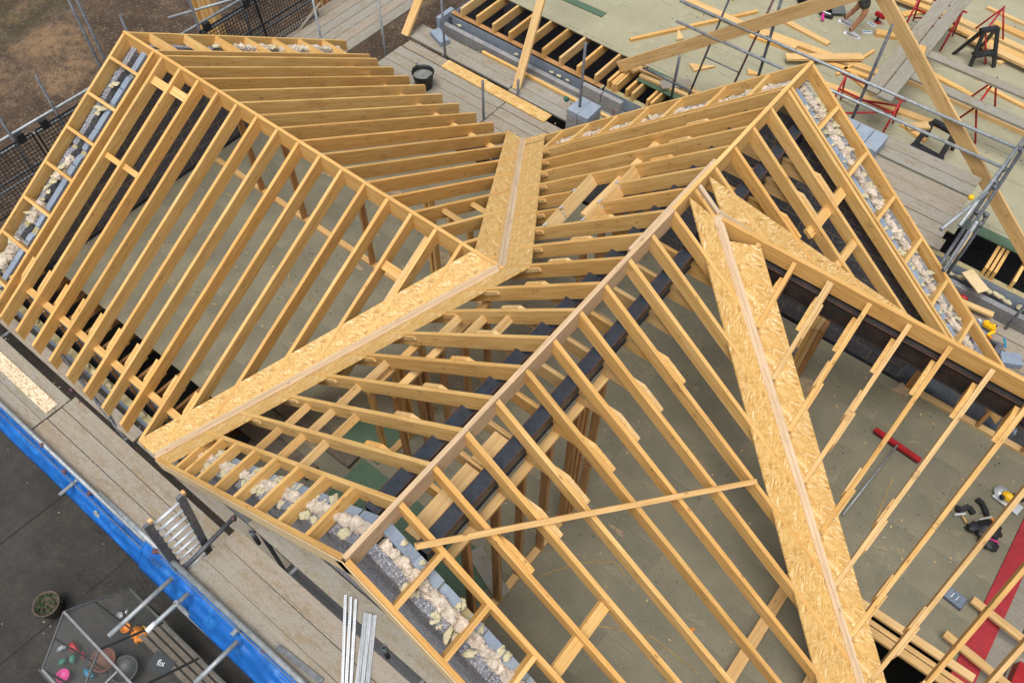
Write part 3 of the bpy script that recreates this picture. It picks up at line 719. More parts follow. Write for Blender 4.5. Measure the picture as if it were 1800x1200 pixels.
def wool_strip(parent, pts, wd, ht):
    """torn mineral wool: a lumpy core with many short stray fibres"""
    vs = []; fs = []; m = 22; sd = random.random()*40
    P = []
    for i in range(len(pts)-1):
        a, b = V(pts[i]), V(pts[i+1]); n = max(2, int((b-a).length/.012))
        for k in range(n): P.append(a.lerp(b, k/n))
    P.append(V(pts[-1]))
    for i, p in enumerate(P):
        d = (P[min(i+1, len(P)-1)]-P[max(i-1, 0)]).normalized(); side = d.cross(V((0, 0, 1))).normalized(); up = side.cross(d)
        e = 1+.18*mn.noise(p*2.2+V((sd, 0, 0))); tz = .02*mn.noise(p*5+V((0, sd, 0)))
        for j in range(m):
            t = 2*math.pi*j/m; cx, cy = math.cos(t), math.sin(t)
            q = side*(abs(cx)**.6*(1 if cx > 0 else -1))*wd*.5*e+up*(abs(cy)**.6*(1 if cy > 0 else -1))*ht*.5*e
            nn = mn.fractal((p+q)*30+V((sd, 0, 0)), .9, 2.2, 5)
            n2 = mn.noise((p+q)*13+V((0, sd, 0))); vs.append(p+q*(1+.36*nn+.40*n2)+V((0, 0, tz+.018*n2)))
    for i in range(len(P)-1):
        for j in range(m): fs.append((i*m+j, i*m+(j+1) % m, (i+1)*m+(j+1) % m, (i+1)*m+j))
    fs += [tuple(range(m)), tuple(range(len(vs)-m, len(vs)))]
    nb = len(vs)
    for i in range(int(len(P)*16)):
        k = random.randrange(nb); a = vs[k]; r = V((jit(1), jit(1), random.uniform(-.1, .8))).normalized()*random.uniform(.008, .022)
        w_ = V((jit(1), jit(1), jit(1))).normalized()*.0018; n = len(vs)
        vs += [a-w_, a+w_, a+r+V((jit(.01), jit(.01), 0))]; fs.append((n, n+1, n+2))
    return link('insulation', mesh('insulation', vs, fs, WOOL, False), Matrix(), parent)
def dabs(parent, pts, n, s=.05, off=.12):
    for i in range(n):
        a = random.random()*(len(pts)-1); k = int(a); p = V(pts[k]).lerp(V(pts[k+1]), a-k)
        p = p+V((jit(off*.3), jit(off*.3), jit(.01)))
        blob('mortar_dab', p, (s*random.uniform(.6, 1.7), s*random.uniform(.5, 1.2), s*random.uniform(.12, .28)), MORTAR, parent, .55, 5, 3, rz=random.random()*3)
ZBOT = -5.3
# lower gable of the tall roof (front, y about -3.5)
def gable_y(name, label, yo, yi, seed, kin=BLKL, x0=-2.15, x1=5.9, zlow=ZBOT):
    t = thing(name, label, 'block wall', (XA, yo, -1))
    for c, mat, dz, rg, sd_ in ((yo, BLKD, .135, .07, seed), (yi, kin, .13, .05, seed+1)):
        cl = [(-SL, 1, ZA-SL*XA-dz), (SR, 1, ZA+SR*XA-dz)]
        block_wall(t, 'y', c, .1, x0, x1, -2.66, 1.15, cl, mat, seed=sd_, ragged=rg)
    if zlow < -2.7:
        for c in (yo, yi): block_wall(t, 'y', c, .1, x0, x1, zlow, -2.67, [], BLKG, L=1.2, H=.44, seed=seed+5)
    ym = (yo+yi)/2
    lp = [(x, ym, zL(x)-.11+jit(.015)) for x in (-1.9, -1.3, -.7, -.1, .5, 1.1, 1.5)]; rp = [(x, ym, zR(x)-.11+jit(.015)) for x in (1.62, 2.1, 2.7, 3.3, 3.9, 4.5, 5.1, 5.6)]
    for P in (lp, rp):
        P = [(x, y, z-.06) for x, y, z in P]; wool_strip(t, P, .10, .095)
    for y, sg in ((yo, 1), (yi, 1)):
        dabs(t, [(x, y, zL(x)-.165) for x in (-1.9, 1.4)], 26, .05, .07); dabs(t, [(x, y, zR(x)-.165) for x in (1.7, 4.6)], 26, .05, .07)
    return t
gable_y('gable_wall', 'cavity block gable wall with fluffy insulation under the lower end of the tall roof', -3.585, -3.395, 3)
gable_y('gable_wall', 'cavity block gable wall with fluffy insulation under the upper right end of the tall roof', 3.73, 3.52, 9, zlow=-2.7)
# dark inner face of the far gable: taller leaf seen between the rafters
t = thing('gable_wall', 'cavity block gable wall of blue-grey blocks at the far left end of the left wing', 'block wall', (-6.8, 0, -1))
for c, mat, dz, rg, sd_ in ((-6.91, BLKD, .15, .05, 21), (-6.68, BLKL, .145, .02, 22)):
    block_wall(t, 'x', c, .1, -3.5, 3.6, -2.66, -.15, [(-SB, 1, -dz), (SB, 1, -dz)], mat, seed=sd_, ragged=rg*.3, jt=.014)
for c in (-6.91, -6.68): block_wall(t, 'x', c, .1, -3.5, 3.6, ZBOT, -2.67, [], BLKG, L=1.2, H=.44)
wool_strip(t, [(-6.80, y, -SB*abs(y)-.14+jit(.015)) for y in (-3.3, -3.1, -2.85)], .13, .12); wool_strip(t, [(-6.80, y, -SB*abs(y)-.14) for y in (-2.6, -2.3)], .14, .12)
wool_strip(t, [(-6.80, y, -SB*abs(y)-.15) for y in (-1.95, -1.75, -1.6)], .11, .10)
wool_strip(t, [(-6.80, y, -SB*abs(y)-.13) for y in (1.5, 1.9, 2.1)], .13, .12); wool_strip(t, [(-6.80, y, -SB*abs(y)-.12) for y in (2.35, 2.9, 3.6)], .13, .12)
dabs(t, [(-6.85, -3.3, SB*-3.3-.12), (-6.8, -.4, SB*-.4-.12)], 22, .055, .2); dabs(t, [(-6.85, .4, -SB*.4-.12), (-6.85, 3.3, -SB*3.3-.12)], 14, .055, .2)
# eaves walls
for nm, lab, yo, yi, x0, x1, sg in (('eaves_wall', 'low block wall under the rafter feet of the left wing beside the scaffold', -3.50, -3.28, -6.85, -2.25, 1),
                                   ('eaves_wall', 'low block wall under the back rafter feet of the left wing', 3.55, 3.33, -6.85, -2.3, -1)):
    t = thing(nm, lab, 'block wall', ((x0+x1)/2, yo, -2.4))
    block_wall(t, 'y', yo, .1, x0, x1, -2.87, -2.42, [], BLKL, seed=31+sg)
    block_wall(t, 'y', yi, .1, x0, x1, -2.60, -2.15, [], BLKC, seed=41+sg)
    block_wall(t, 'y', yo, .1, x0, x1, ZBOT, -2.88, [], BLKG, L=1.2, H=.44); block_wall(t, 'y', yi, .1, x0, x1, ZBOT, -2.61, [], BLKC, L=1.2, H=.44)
    for i in range(7):
        xx = random.uniform(-6.5, -2.6)
        blob('mortar_dab', (xx, yo, -2.40), (.07, .04, .03), MORTAR, t, .6, 9, 2)
t = thing('main_side_walls', 'block walls of the house hidden below the eaves of the tall roof', 'block wall', (1.5, 0, -3))
for x, y0, y1 in ((-2.2, -3.56, -3.3), (-2.25, 3.3, 3.8), (5.9, -3.6, -1.0), (6.75, -1.0, 3.8)):
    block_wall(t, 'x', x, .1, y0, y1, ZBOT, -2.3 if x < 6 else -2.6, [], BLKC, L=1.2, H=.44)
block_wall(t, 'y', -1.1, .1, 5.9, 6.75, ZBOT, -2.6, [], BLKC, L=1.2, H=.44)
# slab coloured near black, standing in for the unlit storey below the openings
o = box('ground_floor_slab', (0, 0, -5.33), (13.6, 7.2, .1), SHADESLAB); tag(o, None, None, kind='structure')
# inner partition below deck hides light
# inner faces of gables: extra leaf with the indoor shade put into its colour
t = thing('shaded_leaf_wall', 'inner block face of the upper right gable, shade painted in, seen between the rafters', 'block wall', (XA, 3.4, -1))
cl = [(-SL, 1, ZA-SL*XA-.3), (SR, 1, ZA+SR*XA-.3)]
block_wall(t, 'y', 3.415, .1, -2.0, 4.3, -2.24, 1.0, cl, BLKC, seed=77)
t = thing('shaded_leaf_wall', 'inner block face of the left gable, shade painted in, seen between the rafters', 'block wall', (-6.55, 0, -1))
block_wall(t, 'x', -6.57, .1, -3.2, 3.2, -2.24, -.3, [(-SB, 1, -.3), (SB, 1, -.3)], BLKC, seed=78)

# ================================================================ NEIGHBOUR DECK (upper right)
nd = thing('deck', 'large pale chipboard floor deck of the unroofed house at the top right', 'floor deck', (1, 9, ZD))
sheets(nd, -6.0, 6.6, 6.87, 14.5, ZD, DECK, 2.4, .6, jitz=.0015)
sheets(nd, -2.05, .4, 6.42, 6.867, ZD+.001, DECKG, 2.4, .6)
sheets(nd, 3.9, 7.6, 6.66, 6.867, ZD+.001, DECKG, 2.4, .6)
box('chipboard_sheet', (.9, 6.65, ZD-.022), (1.0, .43, .022), DECK, nd)
box('chipboard_sheet', (2.65, 6.65, ZD-.022), (2.5, .43, .022), DECK, nd)
sheets(nd, 1.0, 9, 6.0, 6.42, ZD-.03, DECK, 2.4, .6) if 0 else None
for i in range(-9, 4):
    x = -2.72+.404*i
    if x < -6: continue
    beam('joist', (x, 6.08, ZD-.024), (x, 7.6, ZD-.024), .047, .195, WOOD if i % 2 else WOODP, nd)
for x in (-2.45, -2.36, -2.28, -2.05, -1.6, 4.13, 4.55, 4.62, 4.69, 4.98, 5.7, 6.2):
    beam('joist', (x, 6.10+jit(.01), ZD-.024), (x, 7.6, ZD-.024), .047, .195, WOOD, nd)
beam('wall_plate', (-6.2, 6.12, ZD-.222), (-2.6, 6.12, ZD-.222), .10, .045, WOODR, nd)
o = box('green_offcut', (-4.1, 7.62, ZD+.001), (.95, .16, .02), DECKG, rz=.03); tag(o, 'narrow dark green board offcut lying on the pale deck near the top', 'board')
nw = thing('block_wall', 'neighbouring cavity block wall below the pale deck, rising from the scaffold boards', 'block wall', (0, 6, -3))
block_wall(nw, 'y', 5.86, .1, -6.35, 7.5, -2.985, -2.60, [(-1, 0, 6.6)], BLKG, H=.19, seed=5)
block_wall(nw, 'y', 6.12, .1, -6.35, -2.55, -2.84, -2.475, [], BLKL, H=.17, seed=6)
block_wall(nw, 'y', 6.12, .1, -2.5, 7.5, -2.90, -2.45, [], BLKL, seed=8)
for x in (-2.62, -2.18, -1.74, -1.3): prism('concrete_block', [(x-.21, 5.86, -2.585), (x+.21, 5.86, -2.585), (x+.21, 5.86, -2.37), (x-.21, 5.86, -2.37)], (0, .1, 0), (1, 0, 0), BLKG, nw) if x < -2 else None
block_wall(nw, 'y', 5.86, .1, -6.35, 7.5, ZBOT, -3.0, [], BLKG, L=1.2, H=.44); block_wall(nw, 'y', 6.12, .1, -6.35, 7.5, ZBOT, -2.9, [], BLKC, L=1.2, H=.44)
prism('concrete_block', [(-6.28, 5.75, -2.99), (-6.28, 6.19, -2.99), (-6.28, 6.19, -2.45), (-6.28, 5.75, -2.45)], (.1, 0, 0), (0, 1, 0), BLKL, nw)
for i in range(40):
    x = random.uniform(3.6, 7); blob('mortar_dab', (x, 5.99+jit(.02), -2.57+jit(.01)), (.07, .04, .03), MORTAR, nw, .7, 9, 2)
for i in range(8):
    x = random.uniform(-6, -2.6); blob('mortar_dab', (x, 5.99, -2.6), (.05, .03, .02), MORTAR, nw, .6, 9, 2)
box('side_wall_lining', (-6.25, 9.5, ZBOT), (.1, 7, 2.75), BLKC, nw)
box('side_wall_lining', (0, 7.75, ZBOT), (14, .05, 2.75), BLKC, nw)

# ================================================================ SCAFFOLDS
def boards_x(t, x0, x1, ys, z, mat=BOARD, w=.225, name='scaffold_board'):
    for y in ys: box(name, ((x0+x1)/2, y, z-.038+jit(.003)), (x1-x0, w+jit(.004), .038), mat, t, rz=jit(.0015))
def boards_y(t, xs, y0, y1, z, mat=BOARD, w=.225, name='scaffold_board'):
    for x in xs: beam(name, (x, y0, z+jit(.003)), (x+jit(.006), y1, z+jit(.003)), w+jit(.004), .038, mat, t)
def coupler(t, p, s=.05, mat=None):
    blob('coupler', p, (s, s*.8, s), mat or RUSTT, t, .45, 12, 2)
ZS = -2.70
# between the two houses
sc = thing('back_scaffold', 'scaffold platform of grey boards between the left wing and the neighbouring block wall', 'scaffold', (-4, 5, ZS))
boards_x(sc, -6.50, -3.86, [4.06+.234*i for i in range(4)], ZS)
boards_x(sc, -3.84, .8, [3.62, 3.85, 4.09], ZS); boards_x(sc, -3.84, 1.2, [4.33, 4.57, 4.81], ZS)
boards_x(sc, -6.50, -3.86, [5.03], ZS-.02)
boards_x(sc, -6.62, -4.05, [5.32, 5.55], ZS+.01); boards_x(sc, -4.02, -.6, [5.27, 5.51], ZS+.01); boards_x(sc, -4.02, -.6, [5.72], ZS)
boards_x(sc, 3.6, 7.6, [5.62, 5.38, 5.14, 4.9], ZS-.08)
boards_x(sc, 3.6, 7.6, [4.62, 4.36], ZS-.1)
for x in (-6.3, -4.6, -3.9, -2.2, -.5): tube('transom', (x, 3.7, ZS-.075), (x, 5.8, ZS-.075), .024, GALV, sc)
for (x, y, z1, m) in ((-5.60, 5.17, -1.4, DARKT), (-3.86, 4.24, -1.85, DARKT), (-3.80, 5.17, -2.36, DARKT), (-5.62, 4.42, -2.42, DARKT), (-2.42, 5.17, -.95, DARKT), (-1.75, 5.2, -2.0, RUSTT)):
    tube('standard', (x, y, ZS-1.2), (x, y, z1), .0242, m, sc)
for z in (ZBOT,): pass
# boards on the outer left side, running the other way
so_ = thing('left_scaffold', 'outer scaffold platform of grey boards with rails and standards along the far left gable', 'scaffold', (-8, 2, ZS))
for x in [-8.52+.243*i for i in range(6)]:
    beam('scaffold_board', (x, 3.2, ZS+.0+jit(.003)), (x, 8.4, ZS+jit(.003)), .232 if abs(x+8.03) > .1 else .225, .038, BOARD, so_)
    beam('scaffold_board', (x, -5, ZS-.3+jit(.003)), (x, 3.16, ZS-.3+jit(.003)), .225, .038, BOARD, so_)
for x, y in ((-7.75, 3.95), (-7.12, 5.0)):
    tube('standard', (x, y, -5.2), (x, y, -1.35), .0242, GALV, so_)
for y, z1, m in ((-1.75, -.98, DARKT), (-.95, -.95, DARKT), (.05, .3, DARKT), (.15, .25, DARKT), (.72, -.75, DARKT), (2.0, -.5, DARKT), (3.0, -.5, DARKT)):
    tube('standard', (-8.62+(.05 if y == .15 else 0), y, -5.2), (-8.62+(.05 if y == .15 else 0), y, z1), .0242, m, so_)
tube('guard_rail', (-8.66, -5.2, -1.62), (-8.66, 5.4, -1.66), .0242, GALV, so_); tube('guard_rail', (-8.66, -5.2, -1.82), (-8.66, 5.4, -1.84), .0242, GALV, so_)
tube('guard_rail', (-8.6, -5.2, -2.3), (-8.6, 5.4, -2.3), .0242, DARKT, so_); tube('guard_rail', (-8.6, -5.2, -2.42), (-8.6, 5.4, -2.42), .0242, GALV, so_)
tube('brace_tube', (-9.6, 2.0, -1.9), (-8.66, 3.4, -1.7), .0242, GALV, so_)
# plastic mesh brick guards hung on the rail
def guard(y0, y1, z1, z0, x, lab):
    t = thing('mesh_guard', lab, 'mesh guard', (x, (y0+y1)/2, z0), 'black mesh guards on the left scaffold rail')
    W = y1-y0; H = z1-z0; ny, nz = int(W/.062), int(H/.062)
    vs = []; fs = []
    def bar(a, b, w):
        a = V(a); b = V(b); d = (b-a).normalized(); s = V((1, 0, 0)).cross(d)*w/2; k = len(vs); e = V((w*.5, 0, 0))
        for p in (a, b):
            vs.extend([p-s-e, p+s-e, p+s+e, p-s+e])
        fs.extend([(k, k+1, k+5, k+4), (k+1, k+2, k+6, k+5), (k+2, k+3, k+7, k+6), (k+3, k, k+4, k+7)])
    c = V((x, (y0+y1)/2, z0))
    lean = .18
    def P(u, v): return V((lean*(1-v/H)*-.0 - .16*(v/H)*0, u-W/2, v)) + V((.10*(1-v/H), 0, 0))
    for i in range(ny+1): bar(P(W*i/ny, 0), P(W*i/ny, H), .009)
    for j in range(nz+1): bar(P(0, H*j/nz), P(W, H*j/nz), .009)
    link('mesh_grid', mesh('mesh_grid', vs, fs, BLACKP), Matrix.Translation(c), t)
    for a, b in ((P(0, 0), P(W, 0)), (P(0, H), P(W, H)), (P(0, 0), P(0, H)), (P(W, 0), P(W, H))):
        beam('rim', c+a, c+b, .028, .02, BLACKP, t, up=(1, 0, 0))
    for u in (.18, W-.18): box('hook', (x-.02, y0+u, z1-.06), (.09, .12, .16), BLACKP, t)
labs = ['nearest the left edge', 'second from the left edge', 'third from the left edge', 'mostly hidden behind the left gable peak', 'beside the upright timber posts', 'at the end near grey boards']
for i, y in enumerate((-4.1, -2.75, -1.4, .6, 1.95, 3.25)):
    guard(y, y+1.28, -1.72, -2.72, -8.55, 'black mesh guard on the left scaffold rail, ' + labs[i])
o = beam('toe_board', (-8.42, 4.0, ZS+.02), (-8.42, 4.62, ZS+.28), .05, .02, BOARD); tag(o, 'small pale board edge under the last mesh guard at the top', 'board')
# front scaffold
fs_ = thing('front_scaffold', 'front scaffold platform of broad grey boards along the lower left eaves', 'scaffold', (-2, -4.2, ZS))
for x0, x1, ys in ((-9, -4.64, (-4.50, -4.285, -4.06)), (-4.61, .6, (-4.45, -4.215, -3.985))):
    for i, y in enumerate(ys):
        wd = (.21, .21, .22) if x1 < -4 else (.225, .225, .215)
        box('scaffold_board', ((x0+x1)/2+jit(.01), y, ZS-.038+jit(.002)), (x1-x0, wd[i], .038), BOARD, fs_, rz=jit(.001))
box('scaffold_board', (-6.2, -3.725, ZS-.038), (5.6, .18, .038), BOARD, fs_); box('scaffold_board', (-1.9, -3.70, ZS-.038), (2.9, .17, .038), BOARD, fs_)
o = box('osb_strip', (-6.05, -4.20, ZS+.002), (2.72, .19, .018), OSBW); tag(o, 'long strip of pale OSB lying on the front scaffold boards at the left edge', 'board')
boards_x(fs_, -12, -1.0, [-4.5, -4.27, -4.04, -3.81, -3.6], -4.6, DECAY)  # lower lift, added in dark timber so the gap above reads black
tube('guard_rail', (-8, -4.62, ZS+.12), (-1.95, -4.585, ZS+.12), .030, GALV, fs_)
beam('ledger', (-8, -4.70, ZS+.02), (-1.9, -4.68, ZS+.02), .012, .03, DARKT, fs_)
for x in (-6.4, -3.55): tube('transom', (x, -4.9, ZS-.07), (x, -3.6, ZS-.07), .0242, GALV, fs_)
tube('diagonal_tube', (-5.05, -3.62, ZS+.45), (-3.0, -3.93, ZS-.3), .0242, DARKT, fs_)
tube('prop_tube', (-4.9, -3.7, ZS+.1), (-4.55, -3.45, ZS+.2), .015, RUSTT, fs_)
for p in ((-4.2, -4.62, ZS+.14), (-3.7, -4.66, ZS+.05), (-3.2, -4.64, ZS+.02), (-4.75, -3.85, ZS), (-4.5, -3.88, ZS-.02)): coupler(fs_, p, .035)
for x in (-6, -3): tube('standard', (x, -4.75, -5.2), (x, -4.75, ZS-.1), .0242, GALV, fs_)
ZU = -.6
up = thing('upper_scaffold', 'upper front scaffold lift of broad grey boards at the bottom, beside the gable and ladder', 'scaffold', (1.5, -4.2, ZU))
for y, wd, x0 in ((-4.475, .187, -.285), (-4.268, .215, -.262), (-4.057, .19, -.248)):
    box('scaffold_board', ((x0+4.6)/2, y, ZU-.038+jit(.002)), (4.6-x0, wd, .038), BOARD, up, rz=jit(.001))
box('scaffold_board', (1.95, -3.757, ZU-.036), (4.3, .215, .038), BOARD, up)

tube('guard_rail', (-.62, -4.60, ZU+.1), (4.4, -4.545, ZU+.1), .030, GALV, up); tube('guard_rail', (-1.9, -4.59, ZU-.35), (-.62, -4.60, ZU+.02), .028, GALV, up)
beam('ledger', (-.6, -4.645, ZU+.0), (4.4, -4.60, ZU+.0), .01, .03, DARKT, up)
tube('transom', (-.335, -4.60, ZU+.0), (-.365, -3.88, ZU+.0), .0242, DARKT, up)
for x, e, z in ((-.42, -5.44, -.7), (-.175, -5.18, -.7), (.555, -5.2, -.7)): tube('transom', (x, e, z), (x+.02, -4.70, z), .0242, GALV, up)
for x in (.5, 2.2, 3.8): tube('transom', (x, -4.7, ZU-.066), (x, -3.62, ZU-.066), .0242, GALV, up)
tube('white_sleeve', (-.175, -5.185, -.7), (-.174, -5.08, -.7), .0262, WHITE, up)
tube('standard', (-.16, -4.835, -5.2), (-.16, -4.835, -.66), .0242, GALV, up); tube('standard', (2.6, -4.75, -5.2), (2.6, -4.75, -.7), .0242, GALV, up)
tube('stub_tube', (1.737, -3.89, ZU-.3), (1.737, -3.89, ZU+.05), .0242, DARKT, up); tube('stub_tube', (-.10, -3.90, ZU-.3), (-.10, -3.90, ZU+.03), .0242, DARKT, up)
tube('standard', (-.22, -3.80, -2.7), (-.22, -3.80, ZU-.05), .0242, DARKT, up)
for p in ((-.62, -4.62, ZU+.1), (-.7, -4.64, ZU), (-.36, -3.92, ZU), (-.3, -4.6, ZU+.0), (.9, -4.60, ZU+.08), (-.13, -3.88, ZU-.06)): coupler(up, p, .032)
plate_ = beam('perforated_toe_plate', (.95, -4.50, ZU+.03), (1.5, -4.46, ZU+.03), .05, .03, DARKT, up)
# ladder
ld = thing('ladder', 'grey metal ladder rising past the upper front scaffold lift at the lower left', 'ladder', (-.9, -4.35, ZS))
A1, A0 = V((-.355, -4.512, .45)), V((-.47, -4.559, -.75)); B1, B0 = V((-.345, -4.154, .45)), V((-.457, -4.227, -.75))
dA, dB_ = (A0-A1)/1.2, (B0-B1)/1.2
beam('stile', A0+dA*1.9, A1, .035, .075, DARKT, ld, up=(0, 1, 0)); beam('stile', B0+dB_*1.9, B1, .035, .075, DARKT, ld, up=(0, 1, 0))
for i in range(14): tube('rung', A1+dA*(.10+.165*i), B1+dB_*(.10+.165*i), .016, ALU, ld)
for p in (A1, B1): box('end_cap', (p.x, p.y, p.z-.02), (.04, .035, .04), WOODP, ld)
# blue sheeting
def sheet(name, x0, x1, z0, ya, yb, lab, sag=.30):
    n = 150; m = 12; vs = []; fs = []
    for i in range(n+1):
        x = x0+(x1-x0)*i/n
        for j in range(m+1):
            t = j/m; y = ya+(yb-ya)*t-.012*mn.noise(V((x*.9, 5, 0)))*t+.014*mn.noise(V((x*2.5, t*3, 2)))*math.sin(t*math.pi)
            z = z0-sag*t**1.6+.03*mn.noise(V((x*1.1, t*2.5, 0)))+.022*mn.noise(V((x*2.2, t*6, 3)))-.03*abs(math.sin(t*9+x*.4+2*mn.noise(V((x, 0, 0)))))+.02*mn.noise(V((x*5, t*9, 1)))
            vs.append((x, y, z))
    for i in range(n):
        for j in range(m): a = i*(m+1)+j; fs.append((a, a+1, a+m+2, a+m+1))
    o = link(name, mesh(name, vs, fs, TARP, True), Matrix()); md = o.modifiers.new('s', 'SOLIDIFY'); md.thickness = .004
    return tag(o, lab, 'tarpaulin')
sheet('blue_tarpaulin', -9, -1.2, ZS-.03, -4.60, -4.84, 'bright blue sheeting hung along the lower front scaffold at the left edge')
tp = sheet('blue_tarpaulin', -.95, 3.6, ZU-.12, -4.60, -4.85, 'bright blue sheeting with black letters hung along the upper front scaffold lift')
def text3(body, c, size, mat, parent, Mrot, name='lettering'):
    cu = bpy.data.curves.new(name, 'FONT'); cu.body = body; cu.size = size; cu.extrude = .001; cu.align_x = 'CENTER'; cu.align_y = 'CENTER'
    o = bpy.data.objects.new(name+'_tmp', cu); C.objects.link(o)
    dg = bpy.context.evaluated_depsgraph_get(); me = bpy.data.meshes.new_from_object(o.evaluated_get(dg)); me.materials.clear(); me.materials.append(mat)
    bpy.data.objects.remove(o)
    return link(name, me, Matrix.Translation(c) @ Mrot, parent)
text3('TREST', (-.68, -4.712, ZU-.135), .066, BLACKP, tp, Matrix.Rotation(math.radians(20), 4, 'X'))
# galvanised beads and angles on the boards
for i, (a, b) in enumerate([((1.10, -3.76), (1.66, -4.36)), ((1.155, -3.74), (1.70, -4.35)), ((1.21, -3.73), (1.75, -4.34))]):
    o = beam('steel_bead', (a[0], a[1], ZU+.02+i*.004), (b[0], b[1], ZU+.02+i*.004), .027, .005, ALU); tag(o, ['left', 'middle', 'right'][i]+' strip of the three thin perforated steel strips on the upper front scaffold', 'metal strip', 'thin perforated strips')
t = thing('steel_lintel_angles', 'wide perforated galvanised angle sections on the upper front scaffold beside the gable', 'metal angle', (1.5, -4, ZU))
for i in range(3):
    a, b = V((1.375+i*.04, -3.76+i*.018, ZU+.02+.010*(i % 2))), V((1.80+i*.045, -4.32+i*.02, ZU+.02+.010*(i % 2)))
    beam('flange', a, b, .042, .004, ALU, t, up=(.35*(-1)**i, .2*(-1)**i, 1))
HOLE = simple('hole_black', (.01, .01, .01), .9)
def holes(parent, a, b, n, rows, off, z):
    vs = []; fs = []
    a = V(a); b = V(b); d = (b-a).normalized(); s = V((-d.y, d.x, 0))
    for i in range(n):
        for r in range(rows):
            p = a.lerp(b, (i+.5*(r % 2))/n)+s*(off*(r-(rows-1)/2)); k = len(vs); e = .0035
            vs += [p-d*e-s*e, p+d*e-s*e, p+d*e+s*e, p-d*e+s*e]; fs.append((k, k+1, k+2, k+3))
    return link('punched_holes', mesh('punched_holes', vs, fs, HOLE), Matrix.Translation((0, 0, z)), parent, 'stuff')
holes(t, (1.39, -3.75, 0), (1.87, -4.29, 0), 34, 6, .02, ZU+.036)
holes(t, (1.15, -3.745, 0), (1.705, -4.35, 0), 34, 5, .024, ZU+.0305)

# right raised scaffold beside the upper gable
ZR_ = -1.1
rs = thing('raised_scaffold', 'raised scaffold platform of grey-brown boards beside the upper right gable with rails', 'scaffold', (3, 5.5, ZR_))
boards_x(rs, 1.4, 3.80, [6.30, 6.06], ZR_); boards_x(rs, 1.9, 3.80, [5.76, 5.53, 5.29, 5.05], ZR_); boards_x(rs, 3.0, 3.86, [4.80], ZR_+.01); boards_x(rs, 3.0, 3.98, [4.5], ZR_-.1)
for z in (-.45, -.82): tube('guard_rail', (-1.5, 6.44, z), (4.06, 6.44, z), .0242, GALV, rs)
tube('guard_rail', (-1.9, 6.3, -1.85), (-.9, 6.3, -1.85), .0242, DARKT, rs)
for x, y, z1, m in ((1.74, 6.49, .52, DARKT), (.10, 6.49, .6, DARKT), (-1.25, 6.3, -1.3, DARKT)): tube('standard', (x, y, ZD), (x, y, z1), .0242, m, rs)
tube('guard_rail', (3.98, 6.70, -.43), (3.90, 4.50, -.43), .0242, GALV, rs); tube('guard_rail', (4.04, 6.7, -.47), (4.03, 3.7, -.47), .0242, DARKT, rs); tube('guard_rail', (3.97, 6.7, -.85), (3.97, 3.6, -.85), .0242, DARKT, rs)
tube('guard_rail', (3.96, 5.3, -.42), (3.74, 4.3, -.44), .026, GALV, rs)
tube('standard', (4.12, 5.1, -2.8), (4.12, 5.1, -.6), .0242, DARKT, rs); tube('standard', (4.05, 4.55, -4.8), (4.05, 4.55, -.3), .0242, GALV, rs)
tube('standard', (5.25, 5.66, -3.5), (5.25, 5.66, -1.9), .0242, DARKT, rs)
for p in ((1.72, 6.46, -.45), (1.72, 6.46, -.82), (.08, 6.46, -.45), (.08, 6.46, -.82), (4.0, 6.42, -.43), (3.98, 6.42, -.82), (3.97, 5.6, -.45), (4.0, 5.5, -.45), (4.0, 4.95, -.5), (4.1, 5.0, -.5), (4.1, 4.9, -.6)): coupler(rs, p, .042, DARKT)
lathe('yellow_cap', [(0, .05), (.032, .05), (.036, .02), (.036, 0), (0, 0)], (3.83, 4.98, -.36), YEL, rs, 16)
# a ladder standing against the rails
ld = thing('scaffold_ladder', 'thin tall pole ladder rising past the rails left of the upper gable', 'ladder', (-.6, 6.5, ZD))
tube('pole', (-.98, 6.30, ZD), (-.62, 6.62, .7), .018, DARKT, ld); tube('pole', (-.33, 6.30, ZD), (.03, 6.62, .7), .018, RUSTT, ld)
for z in (-1.2, .2): tube('rung', (-.98+.36*(z-ZD)/2.95, 6.30+.32*(z-ZD)/2.95, z), (-.33+.36*(z-ZD)/2.95, 6.30+.32*(z-ZD)/2.95, z), .011, DARKT, ld)

# ================================================================ TRUSS AND LOOSE TIMBER ON THE DECK
tr = thing('gable_truss', 'large freestanding pair of pale rafters leaning together above the deck at the top', 'roof truss', (1.2, 6.45, ZD))
beam('rafter', (-2.52, 6.45, -2.10), (1.36, 6.45, 1.06), .05, .2, WOODP, tr); beam('rafter', (5.9, 6.50, -2.74), (1.05, 6.50, 1.27), .05, .2, WOODP, tr)
beam('binder', (.93, 7.7, -2.20), (1.25, 6.6, .9), .05, .10, WOOD, tr, up=(1, 0, 0)) if 0 else None
o = beam('prop', (-3.84, 5.28, ZS+.02), (-4.25, 7.2, -.1), .055, .16, WOODP, None, up=(1, 0, 0)); tag(o, 'pale timber prop leaning up from the scaffold boards to the top of the photo, middle', 'timber')
o = beam('prop', (-6.55, 5.15, ZS+.03), (-6.65, 6.9, -.9), .055, .17, WOODP, None, up=(1, 0, 0)); tag(o, 'pale timber prop at the upper left corner of the neighbouring wall', 'timber')
def plank(x0, y0, x1, y1, z, wd, th, mat, lab, cat='timber', grp=None, name='timber_length'):
    o = beam(name, (x0, y0, z+th), (x1, y1, z+th), wd, th, mat); return tag(o, lab, cat, grp)
plank(-2.78, 7.28, -1.35, 9.6, ZD, .07, .06, WOOD, 'orange square timber lying on the deck left of the thin pole ladder')
plank(-2.3, 6.75, -1.2, 8.9, ZD+.06, .10, .045, WOODP, 'pale timber crossing under the left leg of the leaning rafters')
plank(-2.6, 9.0, -.2, 8.95, ZD+.06, .16, .045, WOODP, 'pale plank stacked across the orange timber near the top')
